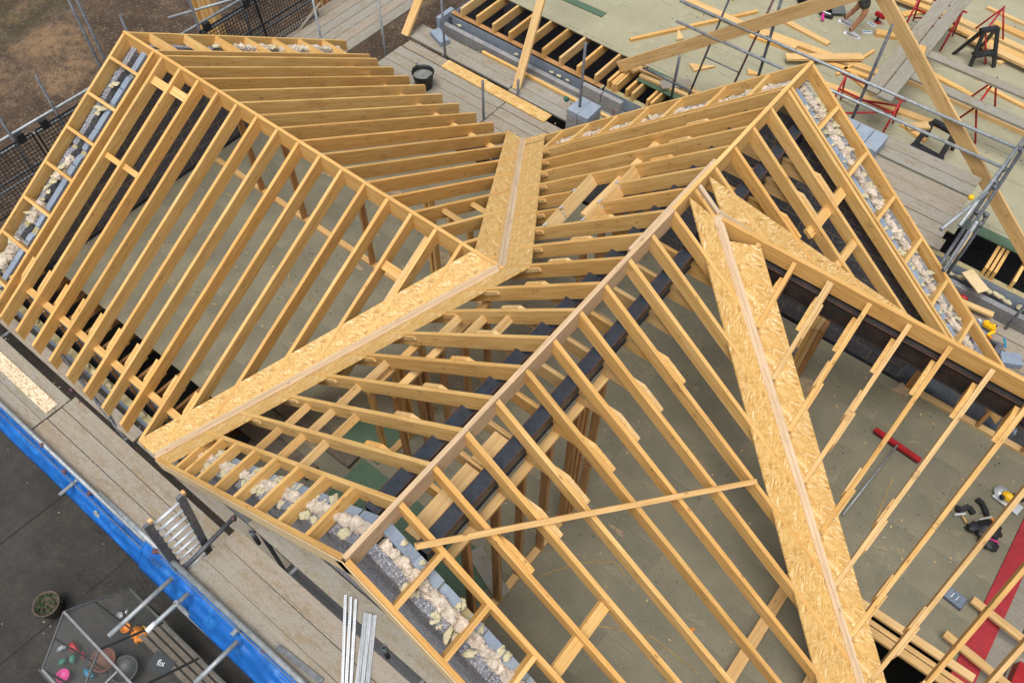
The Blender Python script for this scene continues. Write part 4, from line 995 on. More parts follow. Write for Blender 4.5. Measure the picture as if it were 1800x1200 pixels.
plank(-1.3, 9.05, 1.5, 9.35, ZD, .15, .06, WOODP, 'long pale plank on the deck above the upper gable peak, left of the trestle boards')
plank(-1.1, 8.86, 1.3, 9.12, ZD, .10, .05, WOOD, 'narrow pale plank just below the long plank on the deck')
plank(-.2, 8.55, .9, 9.45, ZD+.1, .17, .045, WOODP, 'short plank lying across the long planks above the gable peak')
plank(.1, 8.35, 3.2, 8.75, ZD, .14, .05, WOODP, 'long pale plank passing under the red trestle')
plank(1.6, 9.5, 4.6, 9.42, ZD, .14, .07, WOODP, 'long pale plank behind the grey trestle boards to the right edge')
plank(-2.25, 6.66, -.6, 6.78, ZD+.01, .09, .05, WOODP, 'upper of two short pale timbers beside the green sheet')
plank(-2.05, 6.52, -.7, 6.60, ZD+.01, .08, .05, WOODP, 'lower of two short pale timbers beside the green sheet')
plank(.74, 10.42, 1.2, 10.62, ZD, .16, .07, WOOD, 'short stubby timber offcut on the deck right of the worker')
plank(-1.6, 5.0+1.5, -1.2, 6.9, ZD+.03, .22, .04, BOARD, 'short grey-brown board end left of the upper gable')
plank(2.5, 6.65, 2.75, 6.9, ZD+1.2, .14, .045, WOODP, 'small pale offcut beside the stacked blocks on the raised scaffold')
plank(-4.2, 6.8, -2.2, 9.9, ZD, .02, .006, WOOD, 'thin yellow line of glue on the deck near the top') if 0 else None
for i, (x0, y0, x1, y1) in enumerate([(1.3, 11.9, 4.8, 11.55), (1.6, 11.5, 4.8, 11.25), (2.2, 11.25, 4.9, 10.95), (2.4, 12.2, 5.2, 11.9), (.2, 12.0, 1.2, 12.0), (.25, 11.6, 1.3, 11.65)]):
    plank(x0, y0, x1, y1, ZD+.05*(i % 3), .16, .05, (WOODP, WOOD)[i % 2], ['timber length highest of the heap in the top right corner', 'timber length second in the heap of the top right corner', 'timber length lowest in the heap of the top right corner', 'timber length at the very top right corner', 'short plank pair behind the leaning rafter, upper one', 'short plank pair behind the leaning rafter, lower one'][i], grp='timber heap at the top right')
def wedge(x, y, z, s, rz, lab):
    vs = [(0, 0, 0), (s*2, 0, 0), (0, s, 0), (0, 0, .045), (s*2, 0, .045), (0, s, .045)]
    o = link('wedge_offcut', mesh('wedge_offcut', vs, [(0, 2, 1), (3, 4, 5), (0, 1, 4, 3), (1, 2, 5, 4), (2, 0, 3, 5)], WOODP), Matrix.Translation((x, y, z)) @ Matrix.Rotation(rz, 4, 'Z')); tag(o, lab, 'offcut')
for a in ((-.55, 7.8, ZD, .14, .5, 'small wedge offcut on the deck below the two rails'), (-1.35, 7.25, ZD, .22, 1.0, 'wedge offcut left of the standard, under the leaning rafter'), (-2.0, 7.95, ZD, .16, 2.5, 'wedge offcut near the crossing pale timbers'), (-.55, 11.2, ZD, .25, 2.2, 'long wedge offcut beside the tool bag at the top edge'),
          (2.95, 11.0, ZD, .12, 1.3, 'wedge offcut right of the tall black hop-up'), (3.05, 11.35, ZD, .13, .2, 'second wedge offcut by the timber heap'), (2.75, 10.3, ZD, .10, .4, 'wedge offcut under the tall black hop-up'), (-2.18, 6.5, ZD+.004, .16, 1.3, 'wedge offcut on the green sheet beside the wall'), (2.9, 8.9, ZD, .08, .2, 'tiny offcut under the leaning rafter at the right')):
    wedge(*a)
for i, (x, y, rz) in enumerate([(.60, 10.36, .6), (.56, 10.64, -.2)]):
    o = box('nail_pack', (x, y, ZD+.003), (.17, .06, .03), WHITE, None, rz); tag(o, ['white and blue pack of nails beside the worker\'s front shoe', 'white and blue pack of nails behind the worker\'s legs'][i], 'nail pack')
    box('blue_band', (x, y+.0, ZD+.0335), (.15, .03, .002), TEAL, o, rz)
# trestles and their boards
def trestle(x0, x1, y, z, lab, rot=0):
    t = thing('trestle', lab, 'trestle', ((x0+x1)/2, y, ZD)); t.rotation_euler = (0, 0, 0)
    r = .018
    def T(n, a, b): tube(n, a, b, r, RED, t, 8, False)
    h = z-.05
    if rot == 0:
        T('top_bar', (x0, y, h), (x1, y, h)); T('mid_bar', (x0+.05, y-.06, h-.25), (x1-.05, y-.06, h-.25))
        for s in (-1, 1):
            for x in (x0+.08, x1-.08): T('leg', (x, y, h), (x, y+s*.30, ZD+.02))
        for s in (-1, 1): T('brace', (x0+.1, y+s*.28, ZD+.08), (x1-.1, y+s*.1, h-.2))
    else:
        T('top_bar', (x0, y-.5, h), (x0, y+.5, h))
        for s in (-1, 1):
            for yy in (y-.45, y+.45): T('leg', (x0, yy, h), (x0+s*.28, yy, ZD+.02))

trestle(1.0, 2.15, 7.95, -1.5, 'red metal trestle below the lower ends of the two grey boards')
trestle(1.05, 2.0, 11.0, -1.5, 'red metal trestle at the far end of the two grey boards near the top')
trestle(3.1, 3.1, 9.1, -1.55, 'red metal trestle under the grey boards at the right edge', 1)
trestle(2.45, 2.45, 11.3, -1.6, 'red metal trestle leg beside the tall black hop-up', 1)
plank(1.60, 7.72, 1.55, 11.3, -1.5, .23, .038, BOARD, 'left one of the two long grey boards on the red trestles', 'board', 'grey boards on trestles')
plank(1.86, 7.68, 1.81, 11.3, -1.5, .23, .038, BOARD, 'right one of the two long grey boards on red trestles, carrying an offcut', 'board', 'grey boards on trestles')
plank(1.95, 9.35, 5.0, 9.30, -1.54, .2, .038, BOARD, 'upper one of two grey boards reaching the right edge', 'board'); plank(1.7, 8.62, 5.0, 8.55, -1.54, .2, .038, BOARD, 'lower one of two grey boards reaching the right edge', 'board')
plank(1.80, 9.35, 1.86, 9.12, -1.46, .11, .05, WOOD, 'small orange block lying on the grey trestle boards', 'offcut')
plank(.95, 9.9, .72, 8.8, ZD, .05, .05, WOOD, 'thin orange lath leaning by the left grey trestle board')
# folding hop-ups
def hopup(c, rz, lab, tall):
    t = thing('hop_up', lab, 'step stool', c); R = Matrix.Rotation(rz, 4, 'Z')
    def W(p): return V(c)+R @ V(p)
    h = .62 if tall else .56; w = .26
    for s in (-1, 1):
        beam('leg', W((s*w, -.26, 0)), W((s*w*.55, -.03, h)), .07, .035, BLACKP, t, up=R @ V((0, 1, 0)))
        beam('leg', W((s*w, .26, 0)), W((s*w*.55, .03, h)), .07, .035, BLACKP, t, up=R @ V((0, 1, 0)))
    o = box('top', W((0, 0, h-.0)), (.36, .12, .06), BLACKP, t, rz, .01)
    st = box('step', W((0, -.16, .24)), (.44, .16, .03), BLACKP, t, rz, .008)
    for i in range(5): box('tread_stud', W((-.16+.08*i, -.16, .272)), (.02, .1, .006), DARKF, st, rz)
hopup((2.50, 10.85, ZD), .9, 'tall black folding hop-up standing on the deck at the top right', True)
def hop2():
    t = thing('hop_up', 'black plastic hop-up frame with a big window opening, near the right rails', 'step stool', (2.85, 7.95, ZD))
    R = Matrix.Rotation(-.12, 4, 'Z'); c = V((2.85, 7.9, ZD))
    def W(p): return c+R @ V(p)
    beam('leg', W((-.24, -.2, .0)), W((-.20, .10, .50)), .09, .04, BLACKP, t, up=(0, 1, 0)); beam('leg', W((.24, -.2, .0)), W((.20, .10, .50)), .09, .04, BLACKP, t, up=(0, 1, 0))
    beam('leg', W((-.24, .42, .0)), W((-.20, .14, .50)), .06, .04, BLACKP, t, up=(0, 1, 0)); beam('leg', W((.24, .42, .0)), W((.20, .14, .50)), .06, .04, BLACKP, t, up=(0, 1, 0))
    box('top', W((0, .12, .47)), (.42, .12, .07), BLACKP, t, -.12, .012)
    st = box('step', W((0, -.17, .09)), (.56, .26, .06), BLACKP, t, -.12, .01)
    for i in range(12): box('tread_stud', W((-.17+.07*(i % 6), -.2+.07*(i//6), .112)), (.03, .02, .004), DARKF, st, -.12)
hop2()
# blocks stacked on the raised scaffold
t = thing('block_stack', 'stack of light blue-grey blocks on the raised scaffold behind the gable verge', 'block stack', (2.2, 5.9, ZR_))
for j in range(2):
    for i in range(3): box('concrete_block', (1.84+.225*i, 5.92, ZR_+.105*j+.0), (.215, .44, .1), BLKL, t, -.03, .004)
t = thing('block_stack', 'cube-like stack of grey blocks on the scaffold by the neighbouring wall', 'block stack', (-2.36, 5.2, ZS))
for j in range(4):
    for i in range(2): box('concrete_block', (-2.46+.222*i+jit(.006), 5.20+jit(.006), ZS+.002+.112*j), (.215, .44, .108), BLKL if j == 3 else BLKG, t, .02+jit(.01), .004)
o = box('loose_block', (-6.02, 5.50, ZS+.012), (.44, .215, .10), BLKL, None, -.35, .004); tag(o, 'single pale block lying on the scaffold boards beside the wall corner', 'block')
for i, (x, y, rz, sx) in enumerate([(5.12, 5.14, .1, .44), (5.5, 5.1, .5, .3), (4.95, 5.36, .05, .36)]):
    o = box('loose_block', (x, y, ZS-.075), (sx, .215, .1), BLKL if i else BLKC, None, rz, .004); tag(o, ['dark block lying on the boards under the nail gun', 'broken pale block on the boards at the right edge', 'pale block piece behind the nail gun'][i], 'block')
o = box('osb_sheet', (-4.20, 4.98, ZS+.014), (2.5, .24, .018), OSB, None, -.008); tag(o, 'long narrow OSB sheet strip lying on the back scaffold boards', 'board')
plank(-5.1, 5.70, -1.9, 5.68, ZS+.01, .06, .05, WOOD, 'long orange timber lying against the foot of the neighbouring wall')
plank(4.35, 5.98, 4.70, 5.75, ZS+.3, .2, .02, PLY, 'pale square ply offcut beyond the lower end of the gable verge', 'offcut'); plank(4.45, 5.62, 5.0, 5.68, ZS+.02, .10, .04, WOODP, 'pale rough timber end beside the ply offcut', 'offcut')
# mortar tub
tb = thing('mortar_tub', 'black rubber tub with grey mortar standing behind the rafter feet', 'tub', (-5.32, 4.25, ZS))
lathe('tub_body', [(0, 0), (.15, 0), (.20, .30), (.215, .33), (.205, .33), (.19, .28), (.15, .03), (0, .03)], (-5.32, 4.25, ZS), BLACKP, tb)
o = lathe('mortar_fill', [(0, .26), (.12, .27), (.188, .245)], (-5.32, 4.25, ZS), simple('wet_mortar', (.17, .175, .16), .9, 0, .4, 14, 1.), tb)
for s in (-1, 1): tube('handle', (-5.32+s*.20, 4.19, ZS+.34), (-5.32+s*.20, 4.31, ZS+.34), .012, BLACKP, tb, 8, False)
# bottle
bt = thing('plastic_bottle', 'clear plastic bottle with green label lying on the scaffold boards', 'bottle', (-3.0, 5.60, ZS+.02))
Mb = Matrix.Translation((-3.0, 5.60, ZS+.05)) @ Matrix.Rotation(-.3, 4, 'Z') @ Matrix.Rotation(math.pi/2, 4, 'Y')
lathe('bottle_body', [(0, -.12), (.035, -.12), (.037, 0), (.035, .06), (.012, .12), (.012, .14)], None, SEETHRU, bt, 16, M=Mb); lathe('bottle_label', [(.038, -.04), (.038, .04)], None, GREENP, bt, 16, M=Mb); lathe('cap', [(.014, .135), (.014, .155), (0, .155)], None, GREENP, bt, 12, M=Mb)
# bundle of upright posts at the top left
for i, (dx, dy) in enumerate([(0, 0), (.18, .03), (.36, .0), (.55, -.02)]):
    o = beam('upright_post', (-13.2+dx*.9, 4.6+dy+.3*dx, -5.2), (-13.2+dx*.9, 4.6+dy+.3*dx, -2.2), .17, .17, WOODP if i % 2 else WOOD, None, up=(0, 1, 0), top=False)
    tag(o, ['first', 'second', 'third', 'fourth'][i]+' from the left of the upright timber posts bundled at the top left', 'post', 'upright timber posts')
for i in range(3):
    o = beam('upright_post', (-11.6+i*.22, 7.0, -5.2), (-11.6+i*.22, 7.0, -2.6), .14, .14, WOODR, None, up=(0, 1, 0), top=False); tag(o, ['left', 'middle', 'right'][i]+' one of the orange boards standing beyond the end of the mesh guards', 'post', 'orange upright boards')
# rubble around the left scaffold: bags, blocks, timber
ORD = ['first', 'second', 'third', 'fourth', 'fifth', 'sixth', 'seventh', 'eighth']
for i in range(16):
    x, y = random.uniform(-10.4, -9.0), -4+.47*i
    if i % 2: o = box('rubble_timber', (x, y, -5.2+random.random()*.3), (random.uniform(.5, 1.1), .15, .08), WOODP, None, random.random()*3)
    else: o = blob('rubble_bag', (x, y, -5.1), (.35, .25, .2), (BLKG, WHITE, MORTAR)[i % 3], None, .4, 5, 2)
    tag(o, ORD[i//2] + (' pale timber offcut' if i % 2 else ' lumpy bag') + ' from the left edge on the soil below the mesh guards', 'rubble', 'rubble below the left scaffold')
# stones and clods on the soil: nobody could count them
vs = []; fs = []
for i in range(5200):
    x = random.uniform(-21, -8.8); y = random.uniform(-7, 12)
    if i < 1100: x, y = random.gauss(-14.6, .8), random.gauss(1.4, .9)
    s = random.uniform(.006, .022)*(1.5 if random.random() < .06 else 1); k = len(vs); z = soilz(x, y)+s*.3
    for d in ((1, 0, 0), (-1, 0, 0), (0, 1, 0), (0, -1, 0), (0, 0, 1), (0, 0, -1)): vs.append((x+d[0]*s*random.uniform(.6, 1.5), y+d[1]*s*random.uniform(.6, 1.5), z+d[2]*s*random.uniform(.4, .9)))
    fs += [(k+a, k+b, k+c) for a, b, c in ((0, 2, 4), (2, 1, 4), (1, 3, 4), (3, 0, 4), (2, 0, 5), (1, 2, 5), (3, 1, 5), (0, 3, 5))]
STONE = simple('stones', (.16, .125, .09), .9, 0, .6, 3.0, dirt=(.08, .055, .04))
o = link('stones', mesh('stones', vs, fs, STONE), Matrix(), None, 'stuff'); tag(o, 'scattered small stones and clods on the bare soil', None)
# grass tufts
vs = []; fs = []
for i in range(2600):
    x = random.uniform(-22, -17.0); y = random.uniform(-2, 8)
    if mn.noise(V((x*.8, y*.8, 0))) < .0: continue
    z = soilz(x, y); a = random.random()*6.28; h = random.uniform(.03, .09); k = len(vs)
    vs += [(x-.01*math.cos(a), y-.01*math.sin(a), z), (x+.01*math.cos(a), y+.01*math.sin(a), z), (x+jit(.05), y+jit(.05), z+h)]; fs.append((k, k+1, k+2))
o = link('grass', mesh('grass', vs, fs, simple('grass_blades', (.10, .13, .035), .8)), Matrix(), None, 'stuff'); tag(o, 'thin patchy grass on the soil in the top left corner', None)

# ================================================================ THINGS ON THE HOUSE FLOOR
# broom
br = thing('broom', 'wide red-headed broom lying on the floor of the right wing', 'broom', (4.75, 2.33, ZD))
beam('head', (4.41, 2.36, ZD+.085), (5.07, 2.30, ZD+.085), .065, .045, RED, br)
beam('bristles', (4.43, 2.36, ZD+.04), (5.05, 2.30, ZD+.04), .055, .038, BLACKP, br)
tube('handle', (4.74, 2.31, ZD+.09), (4.62, 1.0, ZD+.045), .013, GALV, br, 10, False)
# tool belt
tb = thing('tool_belt', 'black tool belt with pouches and hammer dropped on the floor at the right edge', 'tool belt', (6.05, 1.95, ZD))
blob('pouch', (6.10, 1.93, ZD+.07), (.16, .12, .07), BLACKP, tb, .35, 7, 3, rz=.5); blob('pouch', (6.17, 1.78, ZD+.05), (.11, .09, .05), BLACKP, tb, .4, 7, 3)
blob('pouch', (5.95, 1.86, ZD+.05), (.10, .07, .05), BLACKP, tb, .4, 7, 3, rz=1.)
pts = [(5.88, 2.04), (5.80, 2.10), (5.76, 2.02), (5.72, 1.96), (5.70, 2.02)]
for a, b in zip(pts[:-1], pts[1:]): beam('belt_strap', (*a, ZD+.06), (*b, ZD+.05), .06, .05, BLACKP, tb)
pts = [(6.02, 2.12), (5.93, 2.23), (5.84, 2.26)]
for a, b in zip(pts[:-1], pts[1:]): beam('belt_strap', (*a, ZD+.07), (*b, ZD+.06), .055, .05, BLACKP, tb)
tube('hammer_handle', (5.86, 1.86, ZD+.05), (5.77, 1.93, ZD+.05), .012, WOOD, tb, 8, False); beam('hammer_head', (5.70, 1.86, ZD+.07), (5.80, 1.96, ZD+.07), .025, .025, ALU, tb)
beam('pry_bar', (5.95, 1.95, ZD+.13), (6.06, 2.08, ZD+.13), .012, .01, ALU, tb); beam('pink_tag', (6.14, 1.80, ZD+.1), (6.25, 1.83, ZD+.1), .025, .006, PINK, tb)
beam('lining_patch', (6.05, 2.08, ZD+.12), (6.12, 2.03, ZD+.12), .03, .01, ORANGE, tb)
# circular saw
sw = thing('circular_saw', 'yellow and black circular saw on its silver plate at the right edge', 'power tool', (6.18, 2.5, ZD))
box('base_plate', (6.16, 2.47, ZD+.03), (.34, .16, .006), ALU, sw, -.18); blob('motor', (6.13, 2.49, ZD+.10), (.09, .06, .06), YEL, sw, .2, 6, 3); blob('grip', (6.22, 2.53, ZD+.13), (.08, .03, .05), BLACKP, sw, .2, 6, 3)
blob('motor_cap', (6.07, 2.44, ZD+.09), (.035, .035, .04), BLACKP, sw, .1, 6, 2); lathe('blade_guard', [(0, 0), (.09, 0), (.095, .02), (0, .03)], (6.05, 2.53, ZD+.04), ALU, sw)
# box of bits
bb = thing('bit_box', 'small clear-lidded grey box of screws and bits on the floor', 'tool box', (6.11, .88, ZD))
box('case', (6.11, .88, ZD), (.235, .175, .045), simple('grey_case', (.07, .085, .11), .4), bb, -.12, .006); box('lid', (6.11, .88, ZD+.046), (.21, .155, .004), simple('lid_blue_grey', (.16, .19, .24), .3, 0, .6, 60), bb, -.12)
for i in range(3): beam('bit', (6.06+.03*i, .85, ZD+.055), (6.075+.03*i, .92, ZD+.055), .008, .005, (WHITE, TEAL, ALU)[i], bb)
# label tag under the valley board
o = box('label_card', (-1.35, -1.72, ZD+.03), (.16, .11, .004), WHITE, None, .35); tag(o, 'small white label with red writing lines lying on the floor under the long valley board', 'label')
for i in range(4): box('print_line', (-1.35+.008*i-.01, -1.755+.024*i, ZD+.0345), (.11, .006, .001), RED, o, .35)
# nail gun
ng = thing('nail_gun', 'yellow and black nail gun resting on the blocks at the right edge', 'power tool', (5.1, 5.25, ZS))
zg = ZS+.06
beam('magazine', (4.78, 5.32, zg+.07), (5.12, 5.02, zg+.07), .055, .06, BLACKP, ng); box('body', (5.02, 5.36, zg+.02), (.19, .10, .10), YEL, ng, -.1, .02); box('grip', (5.09, 5.26, zg+.02), (.045, .16, .05), YEL, ng, -.4, .01)
box('battery', (5.17, 5.08, zg), (.12, .08, .07), BLACKP, ng, -.1, .012); box('trigger_guard', (5.11, 5.20, zg+.02), (.06, .03, .02), ORANGE, ng, -.4); box('vent', (5.10, 5.37, zg+.123), (.02, .05, .002), BLACKP, ng, -.1); box('name_band', (5.02, 5.37, zg+.123), (.07, .012, .002), BLACKP, ng, -.1)
box('nose', (4.87, 5.36, zg+.03), (.06, .04, .05), ALU, ng, -.6)
o = box('nail_pack', (5.32, 5.27, ZS+.03), (.13, .26, .03), SEETHRU, None, .45); tag(o, 'clear bag with a teal stripe beside the nail gun', 'nail pack'); box('teal_stripe', (5.32, 5.27, ZS+.062), (.035, .19, .002), TEAL, o, .45)
o = blob('drink_can', (4.52, 5.75, ZS+.02), (.07, .04, .04), RED, None, .2, 6, 2); tag(o, 'crushed red and white can behind the gable verge at the right', 'can')
# tool bag on the deck
bgt = thing('tool_bag', 'open black tool bag with straps near the worker on the deck', 'tool bag', (-.35, 10.5, ZD))
blob('bag_body', (-.70, 10.50, ZD+.07), (.20, .12, .08), BLACKP, bgt, .8, 9, 3, rz=.2); blob('bag_body', (-.42, 10.52, ZD+.09), (.24, .15, .10), BLACKP, bgt, .5, 7, 3, rz=.5); box('flap', (-.13, 10.60, ZD+.06), (.27, .27, .02), simple('grey_flap', (.12, .125, .12), .8), bgt, .6); blob('pouch', (-.25, 10.35, ZD+.05), (.14, .07, .05), BLACKP, bgt, .4, 8, 3)
for a in ((-.6, 10.5), (-.45, 10.68), (-.3, 10.72)): tube('strap', (a[0], a[1], ZD+.15), (a[0]+.15, a[1]+.02, ZD+.2), .015, RUSTT, bgt, 8, False)
beam('pink_tape', (-.30, 10.28, ZD+.09), (-.22, 10.12, ZD+.06), .05, .02, PINK, bgt); beam('white_rule', (-.36, 10.30, ZD+.11), (-.16, 10.31, ZD+.11), .025, .01, WHITE, bgt)

# ================================================================ WORKER (cut by the top edge)
def skin_chain(name, verts, edges, radii, mat, parent, loc, root=0, sub=2):
    me = bpy.data.meshes.new(name); me.from_pydata(verts, edges, []); me.update()
    o = bpy.data.objects.new(name, me); C.objects.link(o)
    md = o.modifiers.new('skin', 'SKIN'); sv = me.skin_vertices[0].data
    for i, r in enumerate(radii): sv[i].radius = r if isinstance(r, tuple) else (r, r); sv[i].use_root = (i == root)
    md.use_smooth_shade = True; s = o.modifiers.new('sub', 'SUBSURF'); s.levels = s.render_levels = sub
    me.materials.append(mat)
    if parent is not None: o.parent = parent; o.location = V(loc)-V(parent.location)
    else: o.location = loc
    return o
wp = V((.27, 10.15, ZD))
pn = thing('person', 'worker in dark shorts and grey trainers on the deck, cut by the top edge', 'person', wp)
# joints relative to wp; he faces +x
J = [(0, .10, .92), (0, .10, 1.15), (.06, .10, 1.36), (.10, .10, 1.50), (.12, .10, 1.56), (.14, .10, 1.70),      # pelvis .. head
     (.06, .0, .88), (.22, -.02, .50), (.10, -.06, .12), (.08, -.06, .06), (.27, -.05, .035),                      # right leg (front)
     (-.02, .2, .88), (.02, .22, .47), (-.14, .22, .14), (-.17, .22, .07), (.02, .22, .035),                       # left leg
     (.07, -.08, 1.38), (.20, -.14, 1.14), (.40, -.10, 1.08), (.48, -.09, 1.08), (.05, .28, 1.38), (.12, .34, 1.12), (.32, .30, 1.02), (.40, .29, 1.02)]
Ed = [(0, 1), (1, 2), (2, 3), (3, 4), (4, 5), (0, 6), (6, 7), (7, 8), (8, 9), (9, 10), (0, 11), (11, 12), (12, 13), (13, 14), (14, 15), (2, 16), (16, 17), (17, 18), (18, 19), (2, 20), (20, 21), (21, 22), (22, 23)]
Rd = [.13, .13, .14, .06, .06, .09, .095, .062, .042, .045, .03, .095, .062, .042, .045, .03, .06, .045, .032, .03, .06, .045, .032, .03]
skin_chain('body', J, Ed, Rd, SKIN, pn, wp)
skin_chain('shorts', [J[0], (.0, .10, .98), (.07, .0, .84), (.19, -.015, .56), (-.02, .21, .84), (.01, .22, .56)], [(0, 1), (0, 2), (2, 3), (0, 4), (4, 5)], [.155, .15, .125, .105, .125, .105], CLOTH, pn, wp)
skin_chain('shirt', [(0, .10, 1.0), J[1], J[2], (.07, -.09, 1.38), (.15, -.13, 1.22), (.05, .29, 1.38), (.10, .33, 1.20)], [(0, 1), (1, 2), (2, 3), (3, 4), (2, 5), (5, 6)], [.15, .15, .155, .08, .065, .08, .065], SHIRT, pn, wp)
blob('hair', wp+V((.12, .10, 1.76)), (.10, .09, .08), HAIR, pn, .15, 8, 3)
for j, (k, t_) in enumerate(((9, 10), (14, 15))):
    a = V(J[k]); b = V(J[t_])
    skin_chain('shoe', [tuple(a+V((-.06, 0, -.01))), tuple(a+V((.03, 0, 0))), tuple(a.lerp(b, .65)+V((0, 0, .0))), tuple(b+V((.02, 0, .0)))], [(0, 1), (1, 2), (2, 3)], [(.045, .05), (.052, .06), (.05, .04), (.035, .028)], GREYF, pn, wp)
    zb = 0.0 if j == 0 else 0.0
    o = beam('sole', wp+V((a.x-.09, a.y, .024)), wp+V((b.x+.035, b.y, .024)), .075, .022, WHITE, pn)
    skin_chain('sock', [tuple(a+V((0, 0, .03))), tuple(V(J[k-1])+V((.01, 0, .04)))], [(0, 1)], [.055, .05], BLACKP, pn, wp, sub=1)
for sx, hand in ((-1, J[19]), (1, J[23])):
    h = V(hand)
    for f in range(4):
        skin_chain('finger', [tuple(h+V((.01, -.025+.017*f, 0))), tuple(h+V((.055, -.027+.018*f, -.01))), tuple(h+V((.075-.004*abs(f-1.5), -.027+.018*f, -.035)))], [(0, 1), (1, 2)], [.009, .008, .007], SKIN, pn, wp, sub=1)
    skin_chain('thumb', [tuple(h+V((-.01, -sx*.02, .01))), tuple(h+V((.03, -sx*.045, -.005))), tuple(h+V((.05, -sx*.04, -.02)))], [(0, 1), (1, 2)], [.011, .009, .008], SKIN, pn, wp, sub=1)
o = thing('drill', 'red cordless tool standing on the deck behind the worker', 'power tool', (.62, 10.75, ZD))
box('motor', (.62, 10.80, ZD+.12), (.22, .08, .08), RED, o, -.2, .015); box('grip', (.60, 10.79, ZD+.02), (.05, .05, .12), BLACKP, o, -.2, .01); box('battery', (.62, 10.80, ZD), (.12, .08, .04), RED, o, -.2, .01)
plank(.15, 10.35, .40, 10.75, ZD+.5, .17, .045, WOODP, 'pale wedge end of the plank the worker carries') if 0 else None

# ================================================================ YARD: greenhouse and pots
ZG = -5.2
gh = thing('greenhouse', 'small glazed greenhouse with thin aluminium frame at the bottom left', 'greenhouse', (-1.2, -5.8, ZG))
GX0, GX1, GY0, GY1, ZE, ZRI = -2.38, .55, -6.47, -5.12, -3.8, -3.1
def T(n, a, b, r=.014, m=None): return beam(n, a, b, r*2, r*2, m or ALUF, gh, up=(0, 0, 1) if abs((V(b)-V(a)).normalized().z) < .9 else (0, 1, 0), top=False)
GYM = (GY0+GY1)/2
T('ridge', (GX0, GYM, ZRI), (GX1, GYM, ZRI), .014)
for y in (GY0, GY1): T('eaves_rail', (GX0, y, ZE), (GX1, y, ZE), .014, ALUF if y == GY0 else DARKF)
xs = [GX0, GX0+.73, GX0+1.46, GX0+2.19, GX1]
for i, x in enumerate(xs):
    for y in (GY0, GY1):
        T('glazing_bar', (x, GYM, ZRI), (x, y, ZE), .012, ALUF if (i == 0 or y == GY0) else DARKF); T('upright', (x, y, ZE), (x, y, ZG), .012, DARKF)
T('end_bar', (GX0, GYM-.3, ZRI-.33), (GX0, GYM-.3, ZG), .01, DARKF); T('end_bar', (GX0, GYM+.3, ZRI-.33), (GX0, GYM+.3, ZG), .01, DARKF)
T('gutter', (GX0-.05, GY0-.03, ZE-.02), (GX1, GY0-.03, ZE-.02), .012, DARKF)
for i in range(4):
    a, b = xs[i]+.015, xs[i+1]-.015
    for y in (GY0, GY1):
        prism('pane', [(a, GYM, ZRI-.005), (b, GYM, ZRI-.005), (b, y, ZE+.005), (a, y, ZE+.005)], V((0, 0, 1))*.004, (1, 0, 0), GLASS, gh)
        prism('pane', [(a, y, ZE-.02), (b, y, ZE-.02), (b, y, ZG+.05), (a, y, ZG+.05)], V((0, .004, 0)), (1, 0, 0), GLASS, gh)
prism('pane', [(GX0, GY0+.02, ZE), (GX0, GYM, ZRI-.02), (GX0, GY1-.02, ZE), (GX0, GY1-.02, ZG+.02), (GX0, GY0+.02, ZG+.02)], (.004, 0, 0), (0, 1, 0), GLASS, gh)
# raised open window
T('vent_bar', (-.85, GYM-.02, ZRI+.03), (-.85, GY0+.25, ZRI+.02), .012); T('vent_bar', (-1.45+.2, GYM-.02, ZRI+.03), (-1.45+.2, GY0+.25, ZRI+.02), .012); T('vent_bar', (-1.25, GY0+.25, ZRI+.02), (-.85, GY0+.25, ZRI+.02), .012)
bench = thing('greenhouse_staging', 'grey slatted staging boards inside the greenhouse along the scaffold side', 'bench', (-1.2, -5.25, ZG))
for i in range(4): beam('slat', (-2.2, -5.16-.1*i, ZG+.5), (.4, -5.16-.1*i, ZG+.5), .07, .02, DECAY, bench)
def pot(c, r, h, mat, lab, fill=LEAF, name='plant_pot', leaves=0):
    t = thing(name, lab, 'pot', c)
    lathe('pot_body', [(0, 0), (r*.75, 0), (r, h), (r*1.04, h), (r*1.04, h+.015), (r*.92, h+.015), (r*.9, h-.03), (0, h-.03)], c, mat, t)
    if leaves:
        vs = []; fs = []
        for i in range(leaves):
            a = random.random()*6.28; q = r*random.random()**.5; p = V((q*math.cos(a), q*math.sin(a), h+random.uniform(-.06, .0))); k = len(vs); s = .025
            d = V((jit(1), jit(1), jit(.6))).normalized()*s; e = V((jit(1), jit(1), jit(.6))).normalized()*s
            vs += [p, p+d, p+d+e, p+e]; fs.append((k, k+1, k+2, k+3))
        link('foliage', mesh('foliage', vs, fs, fill), Matrix.Translation(c), t, 'stuff')
pot((-3.76, -6.06, ZG), .19, .30, simple('dark_pot', (.09, .065, .05), .8), 'round dark plant pot with low green plant standing outside the greenhouse', leaves=420)
pot((-2.46, -6.02, ZG), .17, .26, TERRA, 'dark red empty pot inside the greenhouse'); pot((-2.15, -5.92, ZG), .19, .2, DARKF, 'wide dark wire basket pot inside the greenhouse')
pot((-2.78, -6.52, ZG), .09, .15, PINK, 'bright pink pot at the bottom edge'); pot((-2.60, -5.55, ZG+.1), .07, .12, ORANGE, 'small orange pot left of the orange bundle'); pot((-2.9, -5.5, ZG), .05, .06, GALV, 'small silver tin inside the greenhouse')
o = blob('orange_bundle', (-2.32, -5.48, ZG+.35), (.11, .10, .09), ORANGE, None, .5, 7, 3); tag(o, 'crumpled orange bundle in the greenhouse below the scaffold tube', 'bundle')
